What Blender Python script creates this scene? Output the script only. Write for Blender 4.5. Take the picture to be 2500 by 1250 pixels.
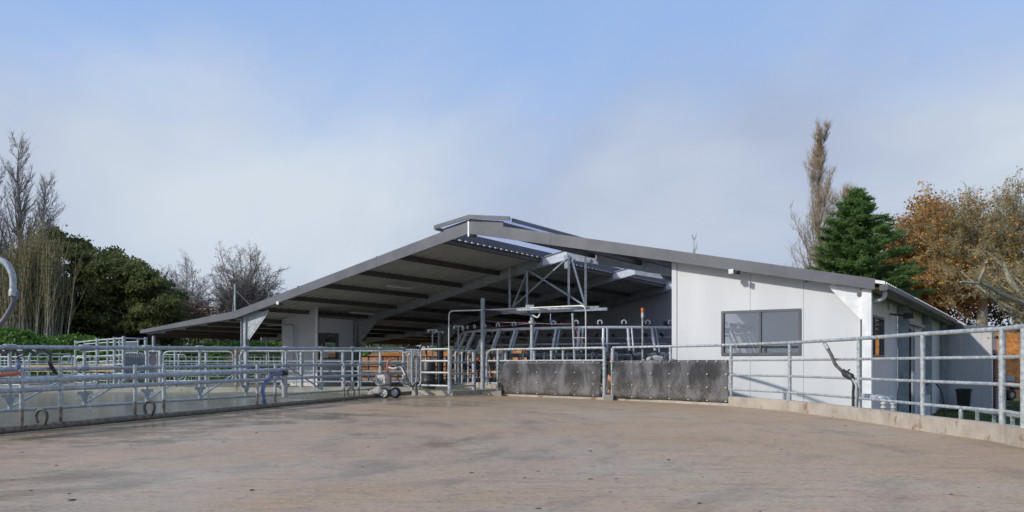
import bpy, math, random
import numpy as np
from mathutils import Vector
for o in list(bpy.data.objects): bpy.data.objects.remove(o)
SC = bpy.context.scene
COL = SC.collection
# ------------------------------------------------------------------ camera
F = 1983.6; CX = 1250.0; HZ = 888.0; CAMH = 1.1
cam = bpy.data.cameras.new('camera'); camo = bpy.data.objects.new('camera', cam); COL.objects.link(camo)
camo.location = (0, 0, CAMH); camo.rotation_euler = (math.radians(90), 0, 0)
cam.sensor_width = 36; cam.lens = 36 * F / 2500; cam.shift_y = (HZ - 625) / 2500
cam.clip_start = 0.1; cam.clip_end = 6000
SC.camera = camo
# ------------------------------------------------------------------ sun + sky
D = Vector((-3050, F, 0)).normalized(); V = Vector((1290, F, 0)).normalized(); Z = Vector((0, 0, 1))
P0 = Vector(((2129 - CX) / F * 20.6, 20.6, 0))
LIGHT = (D * -0.82 + V * 1.3 - Z).normalized()
SUN_EL = math.asin(-LIGHT.z); SUN_AZ = math.atan2(-LIGHT.x, -LIGHT.y)
sl = bpy.data.lights.new('sun', 'SUN'); sl.energy = 3.45; sl.angle = math.radians(2.2); sl.color = (1.0, 0.925, 0.82)
so = bpy.data.objects.new('sun', sl); COL.objects.link(so); so.rotation_euler = LIGHT.to_track_quat('-Z', 'Y').to_euler()
so.location = (-30, -20, 40)
w = bpy.data.worlds.new('World'); SC.world = w; w.use_nodes = True
nt = w.node_tree; nt.nodes.clear()
def N(nt, t, **k):
    n = nt.nodes.new(t)
    for a, b in k.items():
        if a in n.inputs: n.inputs[a].default_value = b
        else: setattr(n, a, b)
    return n
def L(nt, a, b): nt.links.new(a, b)
sky = N(nt, 'ShaderNodeTexSky', sky_type='NISHITA', sun_disc=False)
sky.sun_elevation = SUN_EL; sky.sun_rotation = SUN_AZ; sky.air_density = 1.0; sky.dust_density = 1.2; sky.ozone_density = 2.0
bg1 = N(nt, 'ShaderNodeBackground', Strength=0.15); L(nt, sky.outputs[0], bg1.inputs['Color'])
tc = N(nt, 'ShaderNodeTexCoord'); sp = N(nt, 'ShaderNodeSeparateXYZ'); L(nt, tc.outputs['Generated'], sp.inputs[0])
mp = N(nt, 'ShaderNodeMapping'); mp.inputs['Scale'].default_value = (1.0, 1.0, 1.9); mp.inputs['Location'].default_value = (15.27, 0.91, 1.83)
L(nt, tc.outputs['Generated'], mp.inputs[0])
n1 = N(nt, 'ShaderNodeTexNoise', Scale=1.25, Detail=9.0, Roughness=0.55, Distortion=0.5); L(nt, mp.outputs[0], n1.inputs['Vector'])
n2 = N(nt, 'ShaderNodeTexNoise', Scale=1.7, Detail=6.0, Roughness=0.5, Distortion=0.3); L(nt, mp.outputs[0], n2.inputs['Vector'])
m1 = N(nt, 'ShaderNodeMapRange', interpolation_type='SMOOTHSTEP'); m1.inputs['From Min'].default_value = 0.02; m1.inputs['From Max'].default_value = 0.62
m1.inputs['To Min'].default_value = 0.38; m1.inputs['To Max'].default_value = -0.36
L(nt, sp.outputs['Z'], m1.inputs['Value'])
ad = N(nt, 'ShaderNodeMath', operation='ADD'); L(nt, n1.outputs['Fac'], ad.inputs[0]); L(nt, m1.outputs[0], ad.inputs[1])
m2 = N(nt, 'ShaderNodeMapRange', interpolation_type='SMOOTHSTEP'); m2.inputs['From Min'].default_value = 0.28; m2.inputs['From Max'].default_value = 0.66
L(nt, ad.outputs[0], m2.inputs['Value'])
cr = N(nt, 'ShaderNodeValToRGB'); cr.color_ramp.elements[0].position = 0.36; cr.color_ramp.elements[0].color = (0.385, 0.455, 0.605, 1)
cr.color_ramp.elements[1].position = 0.66; cr.color_ramp.elements[1].color = (0.60, 0.665, 0.745, 1)
L(nt, n2.outputs['Fac'], cr.inputs[0])
bg2 = N(nt, 'ShaderNodeBackground', Strength=1.0); L(nt, cr.outputs[0], bg2.inputs['Color'])
bg3 = N(nt, 'ShaderNodeBackground', Color=(0.33, 0.495, 0.84, 1)); mv = N(nt, 'ShaderNodeMixShader'); mv.inputs[0].default_value = 0.72; L(nt, bg1.outputs[0], mv.inputs[1]); L(nt, bg3.outputs[0], mv.inputs[2])
mx = N(nt, 'ShaderNodeMixShader'); L(nt, m2.outputs[0], mx.inputs[0]); L(nt, mv.outputs[0], mx.inputs[1]); L(nt, bg2.outputs[0], mx.inputs[2])
wo = N(nt, 'ShaderNodeOutputWorld'); L(nt, mx.outputs[0], wo.inputs['Surface'])
SC.view_settings.view_transform = 'Standard'; SC.view_settings.look = 'None'; SC.view_settings.gamma = 1
SC.view_settings.exposure = 0.12; SC.view_settings.use_curve_mapping = False
SC.render.engine = 'CYCLES'; SC.cycles.max_bounces = 8; SC.cycles.transparent_max_bounces = 16
# ------------------------------------------------------------------ helpers
def W(u, v, z): return P0 + D * u + V * v + Z * z           # shed frame: u to the left along the gable, v into the depth
def at(px, py, d): return Vector(((px - CX) / F * d, d, CAMH + (HZ - py) / F * d))
def zat(py, d): return CAMH + (HZ - py) / F * d
def gnd(px, py, z=0.0):
    d = F * (CAMH - z) / (py - HZ); return Vector(((px - CX) / F * d, d, z))
ORG = {}
class MB:
    def __init__(s): s.v = []; s.f = []; s.s = []
    def add(s, vs, fs, sm=False):
        n = len(s.v); s.v += [tuple(p) for p in vs]; s.f += [tuple(i + n for i in f) for f in fs]; s.s += [sm] * len(fs); return s
    def obox(s, c, ex, ey, ez):
        c = Vector(c); vs = [c + ex * a + ey * b + ez * g for g in (-1, 1) for b in (-1, 1) for a in (-1, 1)]
        fs = [(0, 2, 3, 1), (4, 5, 7, 6), (0, 1, 5, 4), (2, 6, 7, 3), (1, 3, 7, 5), (0, 4, 6, 2)]
        if ex.cross(ey).dot(ez) < 0: fs = [f[::-1] for f in fs]
        return s.add(vs, fs)
    def box(s, x0, x1, y0, y1, z0, z1):
        return s.obox(((x0 + x1) / 2, (y0 + y1) / 2, (z0 + z1) / 2), Vector(((x1 - x0) / 2, 0, 0)), Vector((0, (y1 - y0) / 2, 0)), Vector((0, 0, (z1 - z0) / 2)))
    def sbox(s, u0, u1, v0, v1, z0, z1):
        return s.obox(W((u0 + u1) / 2, (v0 + v1) / 2, (z0 + z1) / 2), D * ((u1 - u0) / 2), V * ((v1 - v0) / 2), Z * ((z1 - z0) / 2))
    def bar(s, p, q, a, b, up=None):
        p = Vector(p); q = Vector(q); d = q - p; l = d.length; d.normalize()
        up = Vector(up) if up is not None else (Z if abs(d.z) < 0.95 else Vector((0, 1, 0)))
        x = d.cross(up).normalized(); y = x.cross(d)
        return s.obox((p + q) / 2, x * (a / 2), y * (b / 2), d * (l / 2))
    def tube(s, pts, r, n=8, cap=True):
        pts = [Vector(p) for p in pts]; m = len(pts); rs = r if isinstance(r, (list, tuple)) else [r] * m
        vs = []; fs = []; prev = None
        for i, p in enumerate(pts):
            t = (pts[min(i + 1, m - 1)] - pts[max(i - 1, 0)])
            if t.length < 1e-6: t = Z.copy()
            t.normalize()
            if prev is None:
                a = Z if abs(t.z) < 0.9 else Vector((1, 0, 0)); x = t.cross(a).normalized()
            else:
                x = prev - t * prev.dot(t)
                x = x.normalized() if x.length > 1e-6 else t.orthogonal().normalized()
            prev = x; y = t.cross(x)
            for k in range(n):
                a = 2 * math.pi * k / n; vs.append(p + (x * math.cos(a) + y * math.sin(a)) * rs[i])
        for i in range(m - 1):
            for k in range(n):
                k2 = (k + 1) % n; fs.append((i * n + k, i * n + k2, (i + 1) * n + k2, (i + 1) * n + k))
        s.add(vs, fs, True)
        if cap:
            b = len(s.v) - len(vs)
            s.f.append(tuple(b + k for k in range(n))[::-1]); s.s.append(False)
            s.f.append(tuple(b + (m - 1) * n + k for k in range(n))); s.s.append(False)
        return s
    def prism(s, pts, vec):
        pts = [Vector(p) for p in pts]; vec = Vector(vec); n = len(pts)
        fs = [tuple(range(n)), tuple(range(2 * n - 1, n - 1, -1))] + [(i, i + n, (i + 1) % n + n, (i + 1) % n) for i in range(n)]
        nrm = (pts[1] - pts[0]).cross(pts[2] - pts[1])
        if nrm.dot(vec) > 0: fs = [f[::-1] for f in fs]
        return s.add(pts + [p + vec for p in pts], fs)
    def lathe(s, c, axis, prof, n=16):
        axis = Vector(axis).normalized(); x = axis.orthogonal().normalized(); y = axis.cross(x); c = Vector(c)
        vs = [c + axis * h + (x * math.cos(2 * math.pi * k / n) + y * math.sin(2 * math.pi * k / n)) * r for r, h in prof for k in range(n)]
        fs = [(i * n + k, i * n + (k + 1) % n, (i + 1) * n + (k + 1) % n, (i + 1) * n + k) for i in range(len(prof) - 1) for k in range(n)]
        return s.add(vs, fs, True)
    def mesh(s, name, off):
        m = bpy.data.meshes.new(name); m.from_pydata([(p[0] - off[0], p[1] - off[1], p[2] - off[2]) for p in s.v], [], s.f)
        m.polygons.foreach_set('use_smooth', s.s); m.update()
        if any(s.s): m.set_sharp_from_angle(angle=math.radians(40))
        return m
    def build(s, name, mat, parent=None, label=None, cat=None, group=None, kind=None):
        if parent is not None: off = ORG[parent.name]
        else:
            a = np.array(s.v); off = Vector(((a[:, 0].min() + a[:, 0].max()) / 2, (a[:, 1].min() + a[:, 1].max()) / 2, a[:, 2].min()))
        o = bpy.data.objects.new(name, s.mesh(name, off)); COL.objects.link(o)
        o.data.materials.append(MAT[mat] if isinstance(mat, str) else mat)
        if parent is not None: o.parent = parent
        else: o.location = off
        ORG[o.name] = off; tag(o, label, cat, group, kind); return o
def tag(o, label=None, cat=None, group=None, kind=None):
    if label: o['label'] = label
    if cat: o['category'] = cat
    if group: o['group'] = group
    if kind: o['kind'] = kind
    return o
def thing(name, label, cat, loc, group=None):
    o = bpy.data.objects.new(name, None); COL.objects.link(o); o.location = loc; o.empty_display_size = 0.2
    ORG[o.name] = Vector(loc); return tag(o, label, cat, group)
def copy_tree(o, parent=None):
    c = o.copy(); COL.objects.link(c); ORG[c.name] = ORG.get(o.name, Vector((0, 0, 0)))
    if parent is not None: c.parent = parent
    for ch in [x for x in KIDS(o)]: copy_tree(ch, c)
    return c
def KIDS(o): return list(o.children)
def bend(pts, r, n=5):
    """round the corners of a polyline"""
    pts = [Vector(p) for p in pts]; out = [pts[0]]
    for i in range(1, len(pts) - 1):
        a, b, c = pts[i - 1], pts[i], pts[i + 1]; d1 = (a - b); d2 = (c - b); k = min(r, d1.length * .49, d2.length * .49)
        p = b + d1.normalized() * k; q = b + d2.normalized() * k
        for j in range(n + 1):
            t = j / n; out.append(p * (1 - t) ** 2 + b * 2 * t * (1 - t) + q * t * t)
    return out + [pts[-1]]
def spline(pts, n=6):
    pts = [Vector(p) for p in pts]; out = []
    P = [pts[0] * 2 - pts[1]] + pts + [pts[-1] * 2 - pts[-2]]
    for i in range(1, len(P) - 2):
        for j in range(n):
            t = j / n; a, b, c, d = P[i - 1], P[i], P[i + 1], P[i + 2]
            out.append(0.5 * ((2 * b) + (c - a) * t + (2 * a - 5 * b + 4 * c - d) * t * t + (3 * b - a - 3 * c + d) * t ** 3))
    return out + [pts[-1]]
def raw_mesh(name, verts, faces, k):
    m = bpy.data.meshes.new(name); nv = len(verts); nf = len(faces)
    m.vertices.add(nv); m.vertices.foreach_set('co', np.asarray(verts, dtype=np.float32).ravel())
    m.loops.add(nf * k); m.loops.foreach_set('vertex_index', np.asarray(faces, dtype=np.int32).ravel())
    m.polygons.add(nf); m.polygons.foreach_set('loop_start', np.arange(0, nf * k, k, dtype=np.int32))
    m.update(calc_edges=True); return m
def link_mesh(name, m, mat, parent=None, **k):
    o = bpy.data.objects.new(name, m); COL.objects.link(o); m.materials.append(MAT[mat])
    if parent is not None: o.parent = parent
    return tag(o, **k)
# ------------------------------------------------------------------ materials
MAT = {}
def M(name, c1, c2=None, scale=6, rough=0.5, metal=0.0, bump=0.0, stretch=(1, 1, 1), lo=0.35, hi=0.65, r2=None, detail=5, spots=None, spec=None, bscale=None):
    m = bpy.data.materials.new(name); m.use_nodes = True; t = m.node_tree; p = t.nodes['Principled BSDF']
    p.inputs['Roughness'].default_value = rough; p.inputs['Metallic'].default_value = metal
    if spec is not None: p.inputs['Specular IOR Level'].default_value = spec
    if c2 is None: p.inputs['Base Color'].default_value = (*c1, 1)
    else:
        g = N(t, 'ShaderNodeNewGeometry'); mp = N(t, 'ShaderNodeMapping'); mp.inputs['Scale'].default_value = stretch; L(t, g.outputs['Position'], mp.inputs[0])
        n = N(t, 'ShaderNodeTexNoise', Scale=scale, Detail=float(detail), Roughness=0.6); L(t, mp.outputs[0], n.inputs['Vector'])
        r = N(t, 'ShaderNodeMapRange', interpolation_type='SMOOTHSTEP'); r.inputs['From Min'].default_value = lo; r.inputs['From Max'].default_value = hi; L(t, n.outputs['Fac'], r.inputs['Value'])
        x = N(t, 'ShaderNodeMix', data_type='RGBA'); x.inputs[6].default_value = (*c1, 1); x.inputs[7].default_value = (*c2, 1); L(t, r.outputs[0], x.inputs[0])
        col = x.outputs[2]
        if spots:
            c3, sc, th = spots
            n3 = N(t, 'ShaderNodeTexNoise', Scale=sc, Detail=6.0, Roughness=0.7); L(t, g.outputs['Position'], n3.inputs['Vector'])
            r3 = N(t, 'ShaderNodeMapRange', interpolation_type='SMOOTHSTEP'); r3.inputs['From Min'].default_value = th; r3.inputs['From Max'].default_value = th + 0.09; L(t, n3.outputs['Fac'], r3.inputs['Value'])
            x3 = N(t, 'ShaderNodeMix', data_type='RGBA'); L(t, r3.outputs[0], x3.inputs[0]); L(t, col, x3.inputs[6]); x3.inputs[7].default_value = (*c3, 1); col = x3.outputs[2]
        L(t, col, p.inputs['Base Color'])
        if r2 is not None:
            rr = N(t, 'ShaderNodeMapRange'); rr.inputs['To Min'].default_value = rough; rr.inputs['To Max'].default_value = r2; L(t, r.outputs[0], rr.inputs['Value']); L(t, rr.outputs[0], p.inputs['Roughness'])
        if bump:
            b = N(t, 'ShaderNodeBump', Strength=bump, Distance=0.03)
            if bscale:
                nb = N(t, 'ShaderNodeTexNoise', Scale=bscale, Detail=4.0); L(t, g.outputs['Position'], nb.inputs['Vector']); L(t, nb.outputs['Fac'], b.inputs['Height'])
            else: L(t, n.outputs['Fac'], b.inputs['Height'])
            L(t, b.outputs[0], p.inputs['Normal'])
    MAT[name] = m; return m
M('galv', (0.27, 0.305, 0.325), (0.45, 0.49, 0.51), 14, 0.40, 0.35, r2=0.6, spots=((0.17, 0.155, 0.135), 9, 0.63))
M('galv_dirty', (0.30, 0.325, 0.33), (0.42, 0.44, 0.44), 7, 0.5, 0.25, spots=((0.10, 0.075, 0.05), 14, 0.58))
M('galv_mud', (0.10, 0.078, 0.055), (0.21, 0.175, 0.135), 16, 0.75, 0.0, spots=((0.40, 0.38, 0.34), 24, 0.60), bump=.5)
M('steel_frame', (0.25, 0.28, 0.295), (0.36, 0.395, 0.41), 5, 0.5, 0.25, r2=0.6)
M('bright_post', (0.66, 0.69, 0.71), (0.80, 0.82, 0.83), 3, 0.42, 0.15)
M('stainless', (0.56, 0.555, 0.54), (0.68, 0.67, 0.65), 5, 0.3, 0.2)
M('flashing', (0.10, 0.104, 0.122), (0.13, 0.134, 0.152), 1.2, 0.42, 0.1)
M('fascia_dark', (0.085, 0.082, 0.088), (0.11, 0.105, 0.11), 2, 0.45)
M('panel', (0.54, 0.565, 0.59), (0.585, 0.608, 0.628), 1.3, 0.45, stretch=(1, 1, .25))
M('panel_side_lifted', (0.60, 0.60, 0.625), (0.64, 0.64, 0.66), 0.9, 0.45)  # same panels as the front wall, colour lifted to offset the shade
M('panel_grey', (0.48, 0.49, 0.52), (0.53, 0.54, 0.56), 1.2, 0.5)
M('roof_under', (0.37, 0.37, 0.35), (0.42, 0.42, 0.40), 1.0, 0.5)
M('purlin', (0.075, 0.068, 0.06), (0.10, 0.092, 0.08), 3, 0.6)
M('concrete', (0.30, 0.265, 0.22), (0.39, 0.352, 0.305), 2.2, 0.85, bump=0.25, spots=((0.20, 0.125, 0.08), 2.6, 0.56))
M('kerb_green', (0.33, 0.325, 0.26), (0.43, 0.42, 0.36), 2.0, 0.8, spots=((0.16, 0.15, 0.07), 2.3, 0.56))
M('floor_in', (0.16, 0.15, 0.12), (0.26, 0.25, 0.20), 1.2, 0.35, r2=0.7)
M('arm_steel', (0.62, 0.62, 0.61), (0.74, 0.74, 0.72), 9, 0.3, 0.15)
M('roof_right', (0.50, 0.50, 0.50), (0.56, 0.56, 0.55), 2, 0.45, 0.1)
M('black_rubber', (0.02, 0.02, 0.022), (0.035, 0.035, 0.037), 5, 0.6)
M('black_plastic', (0.018, 0.02, 0.02), (0.03, 0.033, 0.033), 5, 0.45)
M('dark_tarp', (0.05, 0.055, 0.06), (0.08, 0.085, 0.09), 6, 0.5)
M('grey_cover', (0.33, 0.36, 0.40), (0.42, 0.45, 0.48), 5, 0.6, bump=.4)
M('white_plastic', (0.62, 0.63, 0.62), (0.72, 0.72, 0.70), 5, 0.45)
M('pump_paint', (0.40, 0.37, 0.34), (0.62, 0.58, 0.55), 9, 0.5, spots=((0.16, 0.12, 0.09), 16, 0.57))
M('blue', (0.03, 0.09, 0.30), (0.05, 0.12, 0.36), 6, 0.45)
M('blue_hose', (0.09, 0.13, 0.25), (0.17, 0.21, 0.33), 12, 0.5)
M('orange', (0.62, 0.13, 0.03), (0.70, 0.17, 0.05), 6, 0.5)
M('orange_hose', (0.42, 0.11, 0.06), (0.52, 0.16, 0.10), 9, 0.55)
M('pink_wire', (0.34, 0.16, 0.20), (0.44, 0.26, 0.30), 9, 0.55)
M('hose_dark', (0.05, 0.045, 0.04), (0.12, 0.11, 0.10), 9, 0.5)
M('window_frame', (0.10, 0.105, 0.115), (0.125, 0.13, 0.14), 4, 0.4, 0.2)
M('timber', (0.42, 0.30, 0.17), (0.52, 0.40, 0.25), 4, 0.8, stretch=(1, 1, 8))
M('skin', (0.50, 0.22, 0.13), (0.56, 0.27, 0.17), 8, 0.5)
M('shirt', (0.012, 0.012, 0.014), (0.02, 0.02, 0.022), 20, 0.85)
M('shorts', (0.12, 0.085, 0.055), (0.17, 0.12, 0.08), 20, 0.85)
M('hair', (0.02, 0.016, 0.012), (0.04, 0.03, 0.022), 60, 0.7)
M('dung', (0.035, 0.028, 0.018), (0.06, 0.045, 0.03), 30, 0.9)
M('bark_grey', (0.13, 0.12, 0.10), (0.22, 0.20, 0.165), 4, 0.9)
M('bark_pale', (0.26, 0.25, 0.20), (0.36, 0.35, 0.28), 4, 0.9)
M('bark_dark', (0.06, 0.05, 0.04), (0.10, 0.085, 0.07), 4, 0.9)
M('twig_grey', (0.26, 0.25, 0.255), (0.36, 0.345, 0.345), 1.2, 0.9)
M('twig_dark', (0.15, 0.135, 0.125), (0.22, 0.20, 0.185), 1.2, 0.9)
M('twig_gold', (0.20, 0.16, 0.075), (0.30, 0.24, 0.12), 0.8, 0.9)
M('twig_olive', (0.24, 0.215, 0.12), (0.33, 0.30, 0.18), 0.8, 0.9)
M('twig_brown', (0.22, 0.165, 0.10), (0.30, 0.24, 0.16), 0.6, 0.9)
M('bush_brown', (0.10, 0.065, 0.035), (0.18, 0.11, 0.06), 0.8, 0.9)
def leaf(name, c1, c2, scale=0.9, trans=0.25):
    m = M(name, c1, c2, scale, 0.6, spec=0.25, lo=0.3, hi=0.7); t = m.node_tree; p = t.nodes['Principled BSDF']; out = [n for n in t.nodes if n.type == 'OUTPUT_MATERIAL'][0]
    tr = N(t, 'ShaderNodeBsdfTranslucent'); src = p.inputs['Base Color'].links[0].from_socket; L(t, src, tr.inputs['Color'])
    mxs = N(t, 'ShaderNodeMixShader'); mxs.inputs[0].default_value = trans; L(t, p.outputs[0], mxs.inputs[1]); L(t, tr.outputs[0], mxs.inputs[2]); L(t, mxs.outputs[0], out.inputs['Surface'])
leaf('leaf_oak', (0.075, 0.098, 0.035), (0.175, 0.195, 0.07), .9, .45)
leaf('leaf_conifer', (0.11, 0.20, 0.06), (0.20, 0.30, 0.10), 1.3, .55)
leaf('leaf_autumn', (0.46, 0.20, 0.045), (0.40, 0.26, 0.08), 0.6, .35)
leaf('leaf_olive', (0.22, 0.19, 0.07), (0.32, 0.27, 0.11), 0.6, .35)
leaf('leaf_russet', (0.20, 0.075, 0.035), (0.26, 0.13, 0.06), 0.5)
leaf('leaf_cover', (0.065, 0.15, 0.028), (0.13, 0.24, 0.05), 1.6, .35)
leaf('grass', (0.06, 0.10, 0.03), (0.11, 0.14, 0.05), 1.2)
def glass_mat(name, tint, refl):
    m = bpy.data.materials.new(name); m.use_nodes = True; t = m.node_tree; t.nodes.clear()
    o = N(t, 'ShaderNodeOutputMaterial'); a = N(t, 'ShaderNodeBsdfTransparent'); a.inputs[0].default_value = (*tint, 1); g = N(t, 'ShaderNodeBsdfGlossy', Roughness=0.02)
    fr = N(t, 'ShaderNodeFresnel', IOR=1.5); k = N(t, 'ShaderNodeMath', operation='MULTIPLY_ADD'); k.inputs[1].default_value = 1.0; k.inputs[2].default_value = refl; L(t, fr.outputs[0], k.inputs[0])
    x = N(t, 'ShaderNodeMixShader'); L(t, k.outputs[0], x.inputs[0]); L(t, a.outputs[0], x.inputs[1]); L(t, g.outputs[0], x.inputs[2]); L(t, x.outputs[0], o.inputs['Surface']); MAT[name] = m
glass_mat('glass', (0.92, 0.95, 0.95), 0.36)
glass_mat('glass_dark', (0.25, 0.28, 0.27), 0.45)
def translucent_sheet():
    m = bpy.data.materials.new('skylight_sheet'); m.use_nodes = True; t = m.node_tree; t.nodes.clear()
    o = N(t, 'ShaderNodeOutputMaterial'); a = N(t, 'ShaderNodeBsdfTranslucent'); a.inputs[0].default_value = (0.80, 0.83, 0.95, 1); b = N(t, 'ShaderNodeBsdfDiffuse'); b.inputs[0].default_value = (0.45, 0.48, 0.60, 1)
    c = N(t, 'ShaderNodeBsdfTransparent'); c.inputs[0].default_value = (0.82, 0.86, 0.97, 1)
    x = N(t, 'ShaderNodeMixShader'); x.inputs[0].default_value = 0.3; L(t, a.outputs[0], x.inputs[1]); L(t, b.outputs[0], x.inputs[2])
    y = N(t, 'ShaderNodeMixShader'); y.inputs[0].default_value = 0.65; L(t, x.outputs[0], y.inputs[1]); L(t, c.outputs[0], y.inputs[2]); L(t, y.outputs[0], o.inputs['Surface']); MAT['skylight_sheet'] = m
translucent_sheet()
PIV = (-9.0, 12.5)
def yard_mat():
    m = bpy.data.materials.new('yard'); m.use_nodes = True; t = m.node_tree; p = t.nodes['Principled BSDF']
    g = N(t, 'ShaderNodeNewGeometry'); s = N(t, 'ShaderNodeSeparateXYZ'); L(t, g.outputs['Position'], s.inputs[0])
    dx = N(t, 'ShaderNodeMath', operation='SUBTRACT'); dx.inputs[1].default_value = PIV[0]; L(t, s.outputs['X'], dx.inputs[0])
    dy = N(t, 'ShaderNodeMath', operation='SUBTRACT'); dy.inputs[1].default_value = PIV[1]; L(t, s.outputs['Y'], dy.inputs[0])
    cv = N(t, 'ShaderNodeCombineXYZ'); L(t, dx.outputs[0], cv.inputs[0]); L(t, dy.outputs[0], cv.inputs[1])
    ln = N(t, 'ShaderNodeVectorMath', operation='LENGTH'); L(t, cv.outputs[0], ln.inputs[0])
    an = N(t, 'ShaderNodeMath', operation='ARCTAN2'); L(t, dy.outputs[0], an.inputs[0]); L(t, dx.outputs[0], an.inputs[1])
    def polar(kr, ka):
        a = N(t, 'ShaderNodeMath', operation='MULTIPLY'); a.inputs[1].default_value = kr; L(t, ln.outputs['Value'], a.inputs[0])
        b = N(t, 'ShaderNodeMath', operation='MULTIPLY'); b.inputs[1].default_value = ka; L(t, an.outputs[0], b.inputs[0])
        c = N(t, 'ShaderNodeCombineXYZ'); L(t, a.outputs[0], c.inputs[0]); L(t, b.outputs[0], c.inputs[1]); return c.outputs[0]
    def noise(vec, sc, det=6, ro=0.6, dist=0.0):
        n = N(t, 'ShaderNodeTexNoise', Scale=sc, Detail=float(det), Roughness=ro, Distortion=dist); L(t, vec, n.inputs['Vector']); return n.outputs['Fac']
    def rng(x, a, b, c=0.0, d=1.0):
        r = N(t, 'ShaderNodeMapRange', interpolation_type='SMOOTHSTEP'); L(t, x, r.inputs['Value'])
        for k, v_ in (('From Min', a), ('From Max', b), ('To Min', c), ('To Max', d)): r.inputs[k].default_value = v_
        return r.outputs[0]
    def mix(f, a, b):
        x = N(t, 'ShaderNodeMix', data_type='RGBA'); L(t, f, x.inputs[0])
        for i, q in ((6, a), (7, b)):
            if isinstance(q, tuple): x.inputs[i].default_value = (*q, 1)
            else: L(t, q, x.inputs[i])
        return x.outputs[2]
    pos = g.outputs['Position']
    def lin(kx, ky, ang):
        mpn = N(t, 'ShaderNodeMapping'); mpn.inputs['Rotation'].default_value = (0, 0, ang); mpn.inputs['Scale'].default_value = (kx, ky, 1); L(t, pos, mpn.inputs[0]); return mpn.outputs[0]
    big = noise(pos, 0.16, 4, 0.55); mid = noise(pos, 0.9, 6, 0.62, 0.4)
    st1 = noise(polar(1.3, 5.0), 1.0, 7, 0.68); st2 = noise(lin(.9, 5.5, -.10), 1.0, 6, 0.68, .5)
    fine = noise(pos, 22, 4, 0.7); grit = noise(pos, 7.5, 6, 0.75)
    c = mix(rng(big, .38, .62), (0.355, 0.243, 0.135), (0.39, 0.312, 0.215))
    c = mix(rng(mid, .42, .66, 0, .85), c, (0.40, 0.275, 0.175))
    c = mix(rng(st1, .51, .64, 0, .65), c, (0.22, 0.16, 0.105))
    c = mix(rng(st2, .52, .66, 0, .65), c, (0.24, 0.175, 0.115))
    c = mix(rng(st2, .28, .44, .18, 0), c, (0.52, 0.475, 0.425))
    c = mix(rng(grit, .56, .66, 0, .75), c, (0.12, 0.085, 0.055))
    st3 = noise(lin(3.0, 17.0, .06), 1.0, 6, 0.72, .6)
    c = mix(rng(st3, .53, .66, 0, .6), c, (0.14, 0.105, 0.07)); c = mix(rng(st3, .28, .42, .25, 0), c, (0.44, 0.37, 0.29))
    fk = noise(lin(5.0, 24.0, -.04), 1.0, 3, 0.5, .3)
    c = mix(rng(fk, .66, .71, 0, .8), c, (0.085, 0.06, 0.042))
    c = mix(rng(s.outputs['Y'], 19, 27, 0, .4), c, (0.26, 0.195, 0.115))
    c = mix(rng(fine, .45, .62, 0, .40), c, (0.15, 0.11, 0.08))
    # beyond the backing gate: washed, wet and greenish
    ex = N(t, 'ShaderNodeMath', operation='MULTIPLY_ADD'); L(t, s.outputs['Y'], ex.inputs[0]); ex.inputs[1].default_value = -0.263; L(t, s.outputs['X'], ex.inputs[2])
    nz = N(t, 'ShaderNodeMath', operation='MULTIPLY_ADD'); L(t, mid, nz.inputs[0]); nz.inputs[1].default_value = 0.9; L(t, ex.outputs[0], nz.inputs[2])
    wash = rng(nz.outputs[0], -11.1, -10.3, 1.0, 0.0)
    c2 = mix(rng(mid, .35, .7), (0.10, 0.105, 0.095), (0.15, 0.152, 0.135))
    far = rng(s.outputs['Y'], 21, 29, 0, 0.75)
    c2 = mix(far, c2, (0.135, 0.138, 0.08)); c2 = mix(rng(st2, .55, .75, 0, .5), c2, (0.10, 0.095, 0.08))
    c = mix(wash, c, c2)
    L(t, c, p.inputs['Base Color'])
    wet = N(t, 'ShaderNodeMath', operation='MULTIPLY'); w1 = rng(s.outputs['X'], -10, 6, 1.15, 0.12); L(t, w1, wet.inputs[0]); L(t, rng(big, .36, .60, .25, 1.0), wet.inputs[1])
    wm = N(t, 'ShaderNodeMath', operation='MULTIPLY'); L(t, wet.outputs[0], wm.inputs[0]); L(t, rng(st1, .36, .58, .55, 1.0), wm.inputs[1])
    L(t, rng(wm.outputs[0], 0, .75, .66, .13), p.inputs['Roughness'])
    p.inputs['Specular IOR Level'].default_value = 0.6
    hsum = N(t, 'ShaderNodeMath', operation='ADD'); L(t, grit, hsum.inputs[0]); L(t, st2, hsum.inputs[1])
    b = N(t, 'ShaderNodeBump', Strength=0.22, Distance=0.02); L(t, hsum.outputs[0], b.inputs['Height']); L(t, b.outputs[0], p.inputs['Normal']); MAT['yard'] = m
yard_mat()
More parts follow.
